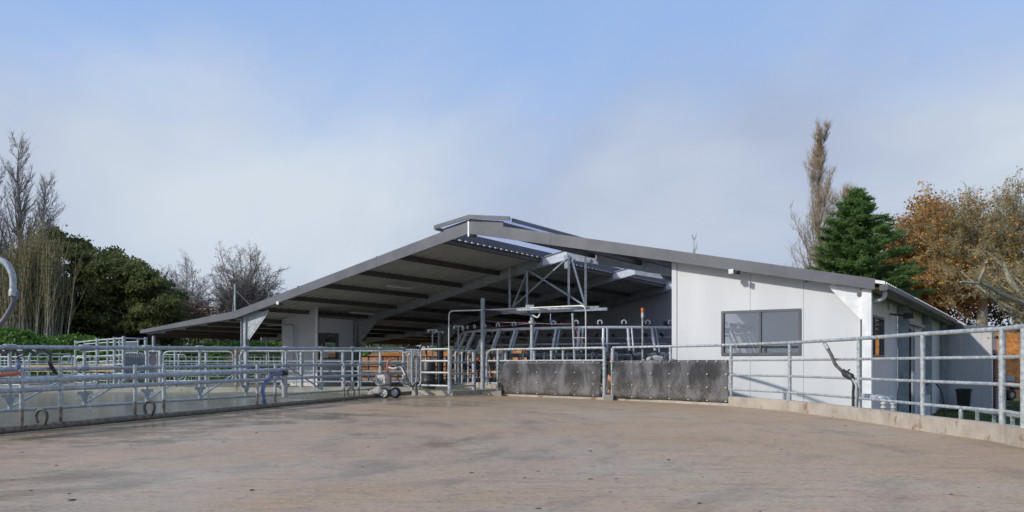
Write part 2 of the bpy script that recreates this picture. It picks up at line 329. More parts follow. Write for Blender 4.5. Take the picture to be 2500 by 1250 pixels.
def mat_rubber_splash():
    m = bpy.data.materials.new('splashed_rubber'); m.use_nodes = True; t = m.node_tree; p = t.nodes['Principled BSDF']
    g = N(t, 'ShaderNodeNewGeometry'); s = N(t, 'ShaderNodeSeparateXYZ'); L(t, g.outputs['Position'], s.inputs[0])
    mp = N(t, 'ShaderNodeMapping'); mp.inputs['Scale'].default_value = (1.6, 1.6, 0.9); L(t, g.outputs['Position'], mp.inputs[0])
    n = N(t, 'ShaderNodeTexNoise', Scale=1.4, Detail=7.0, Roughness=0.62, Distortion=0.35); L(t, mp.outputs[0], n.inputs['Vector'])
    n2 = N(t, 'ShaderNodeTexNoise', Scale=26.0, Detail=6.0, Roughness=0.8); L(t, g.outputs['Position'], n2.inputs['Vector'])
    def rng(x, a, b, c=0.0, d=1.0):
        r = N(t, 'ShaderNodeMapRange', interpolation_type='SMOOTHSTEP'); L(t, x, r.inputs['Value'])
        for k, v_ in (('From Min', a), ('From Max', b), ('To Min', c), ('To Max', d)): r.inputs[k].default_value = v_
        return r.outputs[0]
    def mix(f, a, b):
        x = N(t, 'ShaderNodeMix', data_type='RGBA'); L(t, f, x.inputs[0])
        for i, q in ((6, a), (7, b)):
            if isinstance(q, tuple): x.inputs[i].default_value = (*q, 1)
            else: L(t, q, x.inputs[i])
        return x.outputs[2]
    c = mix(rng(n.outputs['Fac'], .40, .68), (0.022, 0.023, 0.026), (0.125, 0.128, 0.138))
    k = N(t, 'ShaderNodeMath', operation='MULTIPLY'); L(t, rng(n2.outputs['Fac'], .48, .60), k.inputs[0]); L(t, rng(s.outputs['Z'], .15, .85, .8, .05), k.inputs[1])
    c = mix(k.outputs[0], c, (0.22, 0.19, 0.15)); L(t, c, p.inputs['Base Color']); p.inputs['Roughness'].default_value = 0.55
    b = N(t, 'ShaderNodeBump', Strength=0.2, Distance=0.05); L(t, n.outputs['Fac'], b.inputs['Height']); L(t, b.outputs[0], p.inputs['Normal']); MAT['splashed_rubber'] = m
mat_rubber_splash()
def terrain_mat():
    m = bpy.data.materials.new('terrain'); m.use_nodes = True; t = m.node_tree; p = t.nodes['Principled BSDF']; p.inputs['Roughness'].default_value = 0.95; p.inputs['Specular IOR Level'].default_value = 0.15
    at_ = N(t, 'ShaderNodeAttribute', attribute_name='cover'); g = N(t, 'ShaderNodeNewGeometry')
    n = N(t, 'ShaderNodeTexNoise', Scale=0.45, Detail=8.0, Roughness=0.65); L(t, g.outputs['Position'], n.inputs['Vector'])
    n2 = N(t, 'ShaderNodeTexNoise', Scale=2.6, Detail=8.0, Roughness=0.75); L(t, g.outputs['Position'], n2.inputs['Vector'])
    def cr(x, a, ca, b, cb):
        r = N(t, 'ShaderNodeValToRGB'); r.color_ramp.elements[0].position = a; r.color_ramp.elements[0].color = (*ca, 1); r.color_ramp.elements[1].position = b; r.color_ramp.elements[1].color = (*cb, 1); L(t, x, r.inputs[0]); return r.outputs[0]
    clay = cr(n2.outputs['Fac'], .35, (0.30, 0.10, 0.025), .66, (0.62, 0.28, 0.085)); grass = cr(n2.outputs['Fac'], .35, (0.045, 0.075, 0.02), .7, (0.10, 0.13, 0.04))
    dirt = cr(n2.outputs['Fac'], .35, (0.13, 0.095, 0.06), .7, (0.23, 0.17, 0.11))
    k = N(t, 'ShaderNodeMath', operation='MULTIPLY_ADD'); L(t, n.outputs['Fac'], k.inputs[0]); k.inputs[1].default_value = 0.8; L(t, at_.outputs['Fac'], k.inputs[2])
    def st(lo, hi):
        r = N(t, 'ShaderNodeMapRange', interpolation_type='SMOOTHSTEP'); r.inputs['From Min'].default_value = lo; r.inputs['From Max'].default_value = hi; L(t, k.outputs[0], r.inputs['Value']); return r.outputs[0]
    x = N(t, 'ShaderNodeMix', data_type='RGBA'); L(t, st(.82, .98), x.inputs[0]); L(t, grass, x.inputs[6]); L(t, dirt, x.inputs[7])
    y = N(t, 'ShaderNodeMix', data_type='RGBA'); L(t, st(1.15, 1.30), y.inputs[0]); L(t, x.outputs[2], y.inputs[6]); L(t, clay, y.inputs[7]); L(t, y.outputs[2], p.inputs['Base Color'])
    b = N(t, 'ShaderNodeBump', Strength=0.8, Distance=0.15); L(t, n2.outputs['Fac'], b.inputs['Height']); L(t, b.outputs[0], p.inputs['Normal']); MAT['terrain'] = m
terrain_mat()
# ------------------------------------------------------------------ ground and earth bank
BANK = [(-400, 40), (-60, 41), (-34, 43), (-24, 47.5), (-16, 53), (-8, 63), (0, 69), (14, 69), (24, 60), (33, 55), (45, 52), (90, 48), (400, 40)]
bx = np.array([b[0] for b in BANK]); by = np.array([b[1] for b in BANK])
def vnoise(x, y, s, seed):
    r = np.random.RandomState(seed); T = r.rand(64, 64); xs = x / s; ys = y / s; xi = np.floor(xs).astype(int); yi = np.floor(ys).astype(int); fx = xs - xi; fy = ys - yi
    fx = fx * fx * (3 - 2 * fx); fy = fy * fy * (3 - 2 * fy); g = lambda a, b: T[a % 64, b % 64]
    return (g(xi, yi) * (1 - fx) + g(xi + 1, yi) * fx) * (1 - fy) + (g(xi, yi + 1) * (1 - fx) + g(xi + 1, yi + 1) * fx) * fy
def sstep(a, b, x): t = np.clip((x - a) / (b - a), 0, 1); return t * t * (3 - 2 * t)
def terrain(x, y):
    x = np.asarray(x, float); y = np.asarray(y, float)
    base = -0.30 - 0.72 * sstep(6, 14, x)
    k = y - np.interp(x, bx, by)
    top = np.interp(x, [-80, -32, -27, -22, -19, -16, -12, 0, 20, 30, 45, 100], [2.9, 3.0, 2.6, 2.0, 2.3, 2.9, 2.2, 2.7, 3.0, 4.4, 4.4, 4.0])
    h = top * sstep(-1.0, 5.0, k) * (0.90 + 0.3 * vnoise(x, y, 3.1, 4)) + sstep(-1, 3, k) * (vnoise(x, y, 1.3, 5) - .5) * 0.55
    h += sstep(6, 60, k) * 1.2
    return base + h + (vnoise(x, y, 2.2, 6) - .5) * 0.08
gx = np.concatenate([[-2500, -1200, -600, -300, -160, -100], np.arange(-72, 76, 0.75), [90, 130, 200, 400, 900, 2500]])
gy = np.concatenate([[-600, -200, -80, -40, -20], np.arange(-12, 30, 2.0), np.arange(30, 84, 0.75), [88, 95, 110, 140, 200, 350, 700, 1500, 3500]])
GX, GY = np.meshgrid(gx, gy); GZ = terrain(GX, GY)
nx, ny = len(gx), len(gy); idx = np.arange(nx * ny).reshape(ny, nx)
fc = np.stack([idx[:-1, :-1], idx[:-1, 1:], idx[1:, 1:], idx[1:, :-1]], -1).reshape(-1, 4)
gm = raw_mesh('ground', np.stack([GX, GY, GZ], -1).reshape(-1, 3), fc, 4)
kk = GY - np.interp(GX, bx, by)
cov = np.where(kk < -1.5, 0.42, np.where(kk < 4.5, 0.85, 0.15))
cov = np.where((GX < -19) & (kk > -1), 0.30, cov); cov = np.where((GX > 24) & (kk > 3) & (kk < 9), 0.85, cov)
cov = np.where((GX > -15) & (GX < 26) & (GY > 40) & (kk < 6.5), 0.9, cov)
cov = np.where((GX > 24) & (kk > -4) & (kk < 9), 0.9, cov)
cov = np.where((GX < -30) & (kk > 0) & (kk < 4), 0.75, cov)
cov = np.where((GX > 8) & (GY < 40) & (kk < -1.5), 0.28, cov)
a = gm.attributes.new('cover', 'FLOAT', 'POINT'); a.data.foreach_set('value', cov.ravel().astype(np.float32))
gm.polygons.foreach_set('use_smooth', [True] * len(gm.polygons))
link_mesh('ground', gm, 'terrain', kind='structure')
# right-hand yard boundary (plan), from its top rail
TOPZ = 1.59
RF_PX = [(1240, 853), (1475, 849), (1637, 845.6), (1785, 842), (1928, 836.5), (2097, 826.5), (2253, 815.5), (2447, 803), (2500, 797.5)]
RF = [Vector(((x - CX) / F * d, d, 0)) for x, y in RF_PX for d in [F * (TOPZ - CAMH) / (HZ - y)]]
RF += [Vector((6.55, 8.2, 0)), Vector((6.2, 5.6, 0)), Vector((5.4, 2.6, 0)), Vector((4.0, -1.0, 0)), Vector((1.5, -4.5, 0))]
mb = MB(); poly = [(-45, -12, 0), (-2, -9, 0)] + [(p.x + .02, p.y, 0) for p in RF[::-1]] + [(-0.2, 30.5, 0), (-3.6, 32.0, 0), (-14.6, 32.0, 0), (-45, 30, 0)]
mb.prism([Vector(p) for p in poly], Vector((0, 0, -1.3))); mb.build('yard_pavement', 'yard', kind='structure')
mb = MB()
fl = [W(0.35, 1.2, 0), W(12.9, 1.2, 0), Vector((-0.55, 29.95, 0)), Vector((-2.1, 28.3, 0)), Vector((-3.45, 28.7, 0)), Vector((-3.7, 31.9, 0)), Vector((-14.6, 31.9, 0)), Vector((-45, 29.9, 0)), Vector((-45, 38, 0)), W(32, 5, 0), W(32, 27.4, 0), W(0.35, 27.4, 0)]
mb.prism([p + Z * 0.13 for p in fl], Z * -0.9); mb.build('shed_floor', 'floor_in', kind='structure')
# kerbs
def kerb(name, pts, h, wd, mat, z0=0.0, side=1):
    mb = MB(); pts = [Vector(p) for p in pts]; n = len(pts); off = []
    for i in range(n):
        t = (pts[min(i + 1, n - 1)] - pts[max(i - 1, 0)]).normalized(); off.append(Vector((t.y, -t.x, 0)) * side)
    vs = []
    for p, o in zip(pts, off): vs += [p - o * wd / 2 + Z * (z0 - .25), p - o * wd / 2 + Z * (z0 + h), p + o * wd / 2 + Z * (z0 + h), p + o * wd / 2 + Z * (z0 - 0.25)]
    fs = [(4 * i + k, 4 * i + (k + 1) % 4, 4 * i + 4 + (k + 1) % 4, 4 * i + 4 + k) for i in range(n - 1) for k in range(4)] + [(0, 1, 2, 3)[::-1], tuple(4 * (n - 1) + k for k in range(4))]
    mb.add(vs, fs); return mb.build(name, mat, kind='structure')
def dense(pts, n=5): return spline(pts, n)
kerb('kerb', dense(RF[3:], 4), 0.25, 0.17, 'concrete')
kerb('kerb', dense(RF[:4], 4), 0.07, 0.16, 'concrete')
kerb('kerb', [(-45, 29.7, 0), (-14.6, 31.75, 0), (-9, 31.7, 0), (-3.62, 31.75, 0)], 0.185, 0.2, 'kerb_green')
kerb('kerb', [(-3.5, 28.66, 0), (-2.1, 28.26, 0), (-0.62, 29.9, 0)], 0.165, 0.18, 'kerb_green')
b1 = gnd(1215, 967); MB().box(b1.x - .12, b1.x + .12, b1.y - .05, b1.y + .2, -.1, .17).build('kerb', 'concrete', kind='structure')
b2 = gnd(1484, 977.5); MB().box(b2.x - .15, b2.x + .15, b2.y - .05, b2.y + .18, -.1, .165).build('kerb', 'concrete', kind='structure')
# ------------------------------------------------------------------ milking shed
UR, ZR, SL = 12.47, 5.85, 0.2095
def RZ(u): return ZR - SL * abs(u - UR) if u <= 24.5 else 3.28 - 0.098 * (u - 24.5)
shed = thing('milking_shed', 'large open-fronted gabled milking shed with grey barge flashing and white wall panels', 'shed', W(12, 0, 0))
VEND = 27.2; BAY = 6.6
def sheet_mesh(u0, u1, dz0, dz1, nr=2, pitch=0.38, hgt=0.095):
    prof = []
    for i in range(nr):
        b = i * pitch; prof += [(b, 0), (b + .20, 0), (b + .22, hgt), (b + .33, hgt), (b + .35, 0)]
    prof.append((nr * pitch, 0)); mb = MB(); n = len(prof); A = []; B_ = []
    za = RZ(u0) + dz0; zb = RZ(u1) + dz1
    for v, h in prof: A.append(W(u0, v, za + h)); B_.append(W(u1, v, zb + h))
    mb.add(A + B_, [(i, i + 1, n + i + 1, n + i) for i in range(n - 1)]); return mb
def lay_sheets(name, u0, u1, dz0, dz1, mat, v0=-0.2, v1=VEND, parent=shed, clear=None):
    if clear: added_clear_mesh = sheet_mesh(u0, u1, dz0, dz1).mesh('skylight_sheet', ORG[parent.name]); added_clear_mesh.materials.append(MAT['skylight_sheet'])
    first = sheet_mesh(u0, u1, dz0, dz1).build(name, mat, parent); wdt = .76; k = 0; v = v0; first.location = V * v; v += wdt
    while v < v1 - .3:
        c = first.copy(); COL.objects.link(c); c.location = V * v
        if clear and clear[0] < v < clear[1]: c.name = 'skylight_sheet'; c.data = added_clear_mesh;  # added sheets reuse the ridge skylight's name and material
        v += wdt
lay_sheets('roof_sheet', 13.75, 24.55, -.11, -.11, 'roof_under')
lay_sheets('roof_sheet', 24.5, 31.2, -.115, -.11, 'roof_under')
lay_sheets('roof_sheet', 11.2, -0.30, -.11, -.09, 'roof_right', clear=(1.9, 5.2))  # unseen clear sheets added to brighten the arms and the room behind the window
# ridge vent: translucent cap on both sides, with flashing upstands
def RC(u): return 6.08 - 0.145 * abs(u - UR)
class _c: pass
def cap_sheet(u0, u1):
    mb = MB(); A = []; B_ = []; prof = []
    for i in range(4):
        b = i * .19; prof += [(b, 0), (b + .075, 0), (b + .10, .03), (b + .135, .03), (b + .16, 0)]
    prof.append((.76, 0)); n = len(prof)
    for v, h in prof: A.append(W(u0, v, RC(u0) - .02 + h)); B_.append(W(u1, v, RC(u1) - .02 + h))
    return mb.add(A + B_, [(i, i + 1, n + i + 1, n + i) for i in range(n - 1)])
for (u0, u1) in ((UR, 14.0), (10.8, UR)):
    f0 = cap_sheet(u0, u1).build('skylight_sheet', 'skylight_sheet', shed); v = -0.15; f0.location = V * v; v += .76
    while v < VEND - .3:
        c = f0.copy(); COL.objects.link(c); c.location = V * v; v += .76
for u, s in ((13.75, 1), (11.2, -1)):
    MB().sbox(u - .015, u + .015, -.1, VEND, RZ(u) - .06, RZ(u) + .16).build('vent_upstand', 'flashing', shed)
# vent cap edge trims along the depth and the front gable trims
for u in (14.0, 10.8): MB().sbox(u - .03, u + .03, -.1, VEND, RC(u) - .13, RC(u) - .02).build('vent_edge_trim', 'flashing', shed)
def strip(us, top, bot, v, th):
    mb = MB(); n = len(us); vs = []
    for u, a, b in zip(us, top, bot): vs += [W(u, v, b), W(u, v, a), W(u, v + th, a), W(u, v + th, b)]
    fs = [(4 * i + k, 4 * i + (k + 1) % 4, 4 * i + 4 + (k + 1) % 4, 4 * i + 4 + k) for i in range(n - 1) for k in range(4)] + [(3, 2, 1, 0), tuple(4 * (n - 1) + k for k in range(4))]
    fs = [f for f in fs]; mb.add(vs, [f[::-1] for f in fs]); return mb
strip([10.84, UR, 13.95], [5.875, 6.09, 5.865], [5.75, 5.96, 5.74], -.24, .05).build('vent_barge', 'flashing', shed)
strip([11.15, UR, 13.6], [5.76, 5.965, 5.75], [5.5, 5.75, 5.5], -.13, .04).build('vent_gable_panel', 'flashing', shed)
# barge flashing
strip([-0.10, UR], [3.235, 5.855], [2.955, 5.455], -.24, .06).build('barge_flashing', 'flashing', shed)
strip([UR, 24.5], [5.855, 3.285], [5.455, 2.985], -.24, .06).build('barge_flashing', 'flashing', shed)
strip([24.5, 31.16], [3.285, 2.645], [2.985, 2.50], -.24, .06).build('barge_flashing', 'flashing', shed)
for u in (5.4, 9.3, 16.6, 20.7, 27.6): strip([u - .012, u + .012], [(RZ(u) + .012)] * 2, [RZ(u) - .36 + (.10 if u > 24 or u < 6 else 0)] * 2, -.246, .07).build('flashing_lap', 'flashing', shed)
strip([UR - .03, UR + .03], [5.87, 5.87], [5.36, 5.36], -.25, .08).build('flashing_joint', 'bright_post', shed)
MB().tube([W(UR + .0, -.2, 5.40), W(UR - .25, -.12, 5.38)], .05, 8).build('ridge_camera', 'black_plastic', shed)
# purlins, rafters, haunches, columns
PL_U = [13.75, 15.75, 17.75, 19.65, 21.55, 23.35, 25.2, 26.7, 28.2, 29.7, 31.0]; PR_U = [11.2, 9.2, 7.2, 5.3, 3.4, 1.6, 0.1]
for u in PL_U + PR_U:
    first = None; mb = MB(); z = RZ(u) - .117; s = 1 if u > UR else -1
    mb.sbox(u - .012, u + .012, 0.08, BAY - .08, z - .17, z); mb.sbox(u + .012, u + .07, .08, BAY - .08, z - .19, z - .17); mb.sbox(u - .07, u - .012, .08, BAY - .08, z - .02, z - .005)
    o = mb.build('purlin', 'purlin', shed)
    for k in range(1, 4):
        c = o.copy(); COL.objects.link(c); c.location = V * (BAY * k)
def rafter(u0, u1, v, dep0=0.40, dep1=0.40):
    z0 = RZ(u0) - .12; z1 = RZ(u1) - .12; mb = MB()
    mb.prism([W(u0, v - .012, z0), W(u1, v - .012, z1), W(u1, v - .012, z1 - dep1), W(u0, v - .012, z0 - dep0)], V * .024)
    for da, db in ((0, 0), (dep0, dep1)):
        mb.bar(W(u0, v, z0 - da), W(u1, v, z1 - db), .16, .022)
    return mb
for i, v in enumerate((0.06, 6.6, 13.2, 19.8, 26.4)):
    rd_ = .14 if i == 0 else .40
    rafter(24.3, UR, v, rd_, rd_).build('rafter', 'steel_frame', shed); rafter(0.2, UR, v, rd_, rd_).build('rafter', 'steel_frame', shed)
    rafter(31.0, 24.6, v, .06 if i == 0 else .28, .10 if i == 0 else .32).build('rafter', 'steel_frame', shed)
    # haunches
    for s, uc in ((-1, 24.2), (1, 0.2)):
        zc = RZ(uc) - .4; u2 = uc + s * 1.45; mb = MB()
        if uc > 20:
            mb.prism([W(uc + .12, v - .02, zc + .1), W(u2, v - .02, RZ(u2) - .42), W(uc - .22, v - .02, zc - .85), W(uc + .12, v - .02, zc - 1.05)], V * .04)
            mb.bar(W(u2, v, RZ(u2) - .42), W(uc - .22, v, zc - .85), .16, .022, V)
            mb.build('haunch', 'galv', shed)
        elif i == 0:
            mb.prism([W(0.22, -.02, 3.02), W(0.98, -.02, 3.16), W(0.22, -.02, 2.28)], V * .04); mb.bar(W(.98, 0.0, 3.15), W(.2, 0.0, 2.28), .16, .07, V); mb.build('haunch', 'bright_post', shed)
            MB().lathe(W(.30, -.03, 2.86), V, [(0, -.006), (.055, -.005), (.055, .006)], 12).build('bolt_hole', 'window_frame', shed)
    # columns
    if i == 0: MB().sbox(0.0, 0.22, -.10, .11, -0.4, 3.0).build('corner_column', 'bright_post', shed)
    else:
        mb = MB(); mb.sbox(-.03, .27, v - .10, v - .08, -1.2, 3.05).sbox(-.03, .27, v + .08, v + .10, -1.2, 3.05).sbox(.11, .13, v - .08, v + .08, -1.2, 3.05); mb.build('column', 'steel_frame', shed)
    mb = MB(); u = 24.2
    mb.sbox(u - .15, u - .13, v - .1, v + .1, .1, RZ(u) - .42).sbox(u + .13, u + .15, v - .1, v + .1, .1, RZ(u) - .42).sbox(u - .13, u + .13, v - .012, v + .012, .1, RZ(u) - .42)
    mb.build('column', 'galv' if i == 0 else 'steel_frame', shed)
    MB().tube([W(30.55, v, 0), W(30.55, v, RZ(30.55) - .3)], .075, 10).build('lean_to_post', 'galv', shed)
# front wall panels with a window opening
def panel(name, boxes, mat='panel'):
    mb = MB()
    for b in boxes: mb.sbox(*b)
    return mb.build(name, mat, shed)
def wallpanel(u0, u1, v0, v1, zb, opening=None, mat='panel'):
    mb = MB()
    def quadbox(ua, ub, za0, zb0, ta, tb):
        mb.prism([W(ua, v0, za0), W(ub, v0, zb0), W(ub, v0, tb), W(ua, v0, ta)], V * (v1 - v0))
    T = lambda u: RZ(u) - .10
    if opening is None: quadbox(u0, u1, zb, zb, T(u0), T(u1))
    else:
        a, b, c, d = opening
        if a > u0: quadbox(u0, a, zb, zb, T(u0), T(a))
        if b < u1: quadbox(b, u1, zb, zb, T(b), T(u1))
        quadbox(max(a, u0), min(b, u1), zb, zb, c, c); quadbox(max(a, u0), min(b, u1), d, d, T(max(a, u0)), T(min(b, u1)))
    return mb.build('wall_panel', mat, shed)
WIN = (1.77, 3.94, 1.33, 2.575)
wallpanel(5.262, 5.41, .10, .24, -.3)
wallpanel(3.134, 5.25, .12, .22, -.3, (3.134, WIN[1], WIN[2], WIN[3]))
wallpanel(1.71, 3.126, .12, .22, -.3, (WIN[0], 3.126, WIN[2], WIN[3]))
wallpanel(0.30, 1.702, .12, .22, -.3)
def window(parent, P, wd, ht, mid, frame=.07, dep=.10, gmat='glass', depth_out=.03):
    """P(a,b,c): a across, b up, c out"""
    def bx_(mb, a0, a1, b0, b1, c0, c1):
        vs = [P(a, b, c) for c in (c0, c1) for b in (b0, b1) for a in (a0, a1)]
        fs = [(0, 2, 3, 1), (4, 5, 7, 6), (0, 1, 5, 4), (2, 6, 7, 3), (1, 3, 7, 5), (0, 4, 6, 2)]
        e = (vs[1] - vs[0]).cross(vs[2] - vs[0]).dot(vs[4] - vs[0])
        mb.add(vs, fs if e > 0 else [f[::-1] for f in fs])
    mb = MB(); bx_(mb, 0, wd, 0, frame, -dep, depth_out); bx_(mb, 0, wd, ht - frame, ht, -dep, depth_out); bx_(mb, 0, frame, frame, ht - frame, -dep, depth_out); bx_(mb, wd - frame, wd, frame, ht - frame, -dep, depth_out)
    for m_ in mid: bx_(mb, m_ - frame * .4, m_ + frame * .4, frame, ht - frame, -dep * .8, depth_out - .008)
    f = mb.build('window', 'window_frame', parent); xs = [frame] + list(mid) + [wd - frame]
    for i in range(len(xs) - 1):
        mb = MB(); mb.add([P(xs[i] + .01, frame, -.04), P(xs[i + 1] - .01, frame, -.04), P(xs[i + 1] - .01, ht - frame, -.04), P(xs[i] + .01, ht - frame, -.04)], [(0, 1, 2, 3)]); mb.build('pane', gmat, f)
    return f
window(shed, lambda a, b, c: W(WIN[1] - a, .12 - c, WIN[2] + b), WIN[1] - WIN[0], WIN[3] - WIN[2], [1.08])
# right side wall: panels, window, doors
for (v0, v1) in ((.24, .75), (3.75, 6.48), (6.72, 8.9), (12.1, 13.08), (13.32, 14.2), (17.5, 19.98)):
    MB().sbox(.29, .39, v0, v1, -1.2, 3.05).build('side_panel', 'panel_side_lifted', shed)
MB().sbox(.29, .39, .755, 3.745, -1.2, 1.27).sbox(.29, .39, .755, 3.745, 2.45, 3.05).build('side_panel', 'panel_side_lifted', shed)
MB().sbox(.29, .39, 8.905, 12.095, 2.35, 3.05).build('side_panel', 'panel_side_lifted', shed)
MB().sbox(.29, .39, 14.205, 17.495, 2.3, 3.05).build('side_panel', 'panel_side_lifted', shed)
window(shed, lambda a, b, c: W(.29 - c, .76 + a, 1.275 + b), 2.98, 1.17, [1.45], gmat='glass_dark')
for v0, v1, zt in ((9.6, 12.1, 2.42), (15.0, 17.3, 2.4)):
    d_ = MB().sbox(.20, .26, v0, v1, -1.0, zt - .1).build('sliding_door', 'panel_side_lifted', shed)
    MB().sbox(.15, .20, v0 + .02, v0 + .10, -1.0, zt).build('door_edge', 'steel_frame', d_)
    MB().bar(W(.14, v0 + .2, .75), W(.14, v0 + .6, .75), .05, .06).build('handle', 'white_plastic', d_)
    MB().sbox(.10, .19, v0 - 1.6, v1 + .2, zt + .03, zt + .13).build('door_track', 'steel_frame', shed)
for a0, a1 in ((8.9, 9.6), (14.2, 15.0)): MB().sbox(1.2, 1.25, a0 - .5, a1 + .5, -.5, 2.4).build('door_gap_shade', 'black_plastic', shed)  # black sheets inside the door gaps, standing in for interior shade
MB().sbox(-.02, .12, 6.4, 6.46, .55, .82).build('switch_box', 'steel_frame', shed)
# gutter and downpipe on the right eave
mb = MB(); mb.prism([W(-.20, -.17, 3.085), W(-.40, -.17, 3.085), W(-.40, -.17, 2.97), W(-.36, -.17, 2.93), W(-.20, -.17, 2.93)], V * 20.2); mb.build('gutter', 'fascia_dark', shed)
MB().sbox(-.19, .28, -.05, 19.9, 2.98, 3.03).build('soffit', 'timber', shed)
MB().tube(bend([W(-.28, .12, 2.95), W(-.28, .12, 2.75), W(.12, .2, 2.66), W(.2, .22, 2.5), W(.2, .22, -.8)], .12), .055, 10).build('downpipe', 'panel_grey', shed)
# back wall behind the platform
k = 0
for u0 in np.arange(0.4, 23.0, 1.2):
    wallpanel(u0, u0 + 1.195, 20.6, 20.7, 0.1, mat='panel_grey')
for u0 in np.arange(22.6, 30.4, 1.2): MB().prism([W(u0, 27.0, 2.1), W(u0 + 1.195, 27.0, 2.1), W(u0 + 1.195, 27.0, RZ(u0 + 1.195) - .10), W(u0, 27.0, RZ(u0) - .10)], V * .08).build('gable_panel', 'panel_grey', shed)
# fluorescent fittings
for (u, v) in ((18.6, 2.6), (22.6, 4.6), (20, 9.5), (26.5, 7), (5.8, 10), (27, 14), (18, 16.5), (8, 16)):
    MB().sbox(u - .05, u + .05, v, v + 1.5, RZ(u) - .34, RZ(u) - .28).build('strip_light', 'white_plastic', shed)
# lamps on the barge
for u, z in ((3.57, 3.62), (21.8, 3.50)):
    MB().sbox(u - .11, u + .02, -.34, -.18, z - .05, z + .07).build('floodlight', 'white_plastic', shed)
    MB().bar(W(u - .16, -.3, z - .02), W(u - .26, -.36, z - .04), .12, .10).build('floodlight_head', 'black_plastic', shed)
# floodlight on side wall
mb = MB(); mb.bar(W(.28, 4.9, 2.62), W(-.15, 4.9, 2.55), .05, .05); mb.obox(W(-.25, 4.8, 2.55), D * .14, V * .08, Z * .09); mb.build('side_floodlight', 'black_plastic', shed)
MB().sbox(.20, .28, 4.6, 4.75, 2.72, 2.95).build('light_box', 'white_plastic', shed)
# hanging truss in the second frame
for (u, za, zb) in ((15.14, 5.25, 3.38), (14.28, 4.95, 3.38), (12.30, 5.45, 3.3), (11.54, 5.4, 3.3)):
    MB().bar(W(u, 6.35, za), W(u, 6.35, zb), .085, .085).build('truss_hanger', 'galv', shed)
for a, b in (((15.08, 3.45), (12.35, 5.4)), ((14.22, 4.95), (11.6, 3.4)), ((15.05, 3.45), (14.33, 4.9)), ((12.25, 5.4), (11.6, 3.4))):
    MB().bar(W(a[0], 6.44, a[1]), W(b[0], 6.44, b[1]), .075, .06).build('truss_brace', 'galv', shed)
for v, a, b, z in ((6.3, 15.7, 10.9, 3.33), (5.6, 15.0, 10.2, 3.2)): MB().bar(W(a, v, z), W(b, v, z - .02), .10, .11).build('truss_beam', 'galv', shed)
MB().sbox(UR - .09, UR + .09, 6.44, 6.5, 4.95, 5.5).build('apex_plate', 'galv', shed)
for v in (6.6, 13.2, 19.8): MB().prism([W(13.65, v - .03, RZ(13.7) - .08), W(12.5, v - .03, 5.75), W(12.5, v - .03, 5.28), W(13.65, v - .03, RZ(13.7) - .42)], V * .02).build('ridge_plate', 'bright_post', shed)
# ------------------------------------------------------------------ office cabin under the left slope
off = thing('office_cabin', 'small grey panel office cabin with a dark window under the left roof slope', 'cabin', W(24, 3.5, .1))
def RZo(u): return RZ(u) - .10
def cab_panel(u0, u1):
    MB().prism([W(u0, 2.8, .12), W(u1, 2.8, .12), W(u1, 2.8, RZo(u1) - .02), W(u0, 2.8, RZo(u0) - .02)], V * .08).build('wall_panel', 'panel_grey', off)
cab_panel(22.9, 23.995); cab_panel(24.005, 25.09)
mb = MB(); mb.sbox(22.80, 22.88, 2.9, 4.98, .12, 1.30).sbox(22.80, 22.88, 2.9, 4.98, 2.46, 3.1); mb.sbox(22.80, 22.88, 4.05, 4.98, 1.30, 2.46); mb.build('wall_panel', 'panel_grey', off)
window(off, lambda a, b, c: W(22.80 - c, 2.93 + a, 1.31 + b), 1.1, 1.14, [.25], gmat='glass', frame=.08)
MB().sbox(22.78, 22.90, 2.74, 2.80, .12, RZo(22.85)).build('corner_trim', 'bright_post', off)
MB().sbox(25.09, 25.17, 2.8, 4.98, .12, 1.2).build('wall_panel', 'panel_grey', off)
MB().tube(bend([W(26.0, 2.7, 2.85), W(24.2, 2.7, 2.82), W(24.2, 2.7, .2)], .15), .025, 8).build('conduit', 'galv', off)
MB().sbox(22.68, 22.80, 3.0, 3.3, 1.35, 1.75).build('meter_box', 'white_plastic', off)
# ------------------------------------------------------------------ annex at the far right
ax = thing('plant_room', 'grey panel lean-to room with a louvred side behind the main shed', 'outbuilding', W(-.8, 21, -1.1))
for u0, u1 in ((.25, -.55), (-.56, -1.36), (-1.37, -1.75)):
    MB().prism([W(u0, 20, -1.2), W(u1, 20, -1.2), W(u1, 20, 2.70 + u1 * .06), W(u0, 20, 2.70 + u0 * .06)], V * .08).build('wall_panel', 'panel_grey', ax)
MB().prism([W(.3, 19.9, 2.92), W(-1.95, 19.9, 2.78), W(-1.95, 19.9, 2.58), W(.3, 19.9, 2.70)], V * .06).build('barge_flashing', 'flashing', ax)
MB().prism([W(.3, 19.96, 2.90), W(-1.95, 19.96, 2.76), W(-1.95, 19.96, 2.70), W(.3, 19.96, 2.84)], V * 6).build('roof', 'roof_under', ax)
MB().sbox(-1.75, -1.67, 20.09, 21.2, -1.2, 2.58).build('side_wall', 'panel_side_lifted', ax)
MB().sbox(-1.75, -1.67, 21.2, 25.0, 1.75, 2.58).build('side_wall', 'panel_side_lifted', ax)
fr = MB().sbox(-1.78, -1.70, 21.2, 25.0, -1.0, 1.75).build('louvre_panel', 'black_plastic', ax)
for i in range(18):
    z = -.9 + i * .145; MB().prism([W(-1.79, 21.3, z), W(-1.90, 21.3, z - .07), W(-1.90, 21.3, z - .05), W(-1.79, 21.3, z + .02)], V * 3.6).build('slat', 'window_frame', fr)
MB().bar(W(-1.8, 21, 2.3), W(-2.0, 21, 2.3), .1, .12).build('lamp', 'black_plastic', ax)
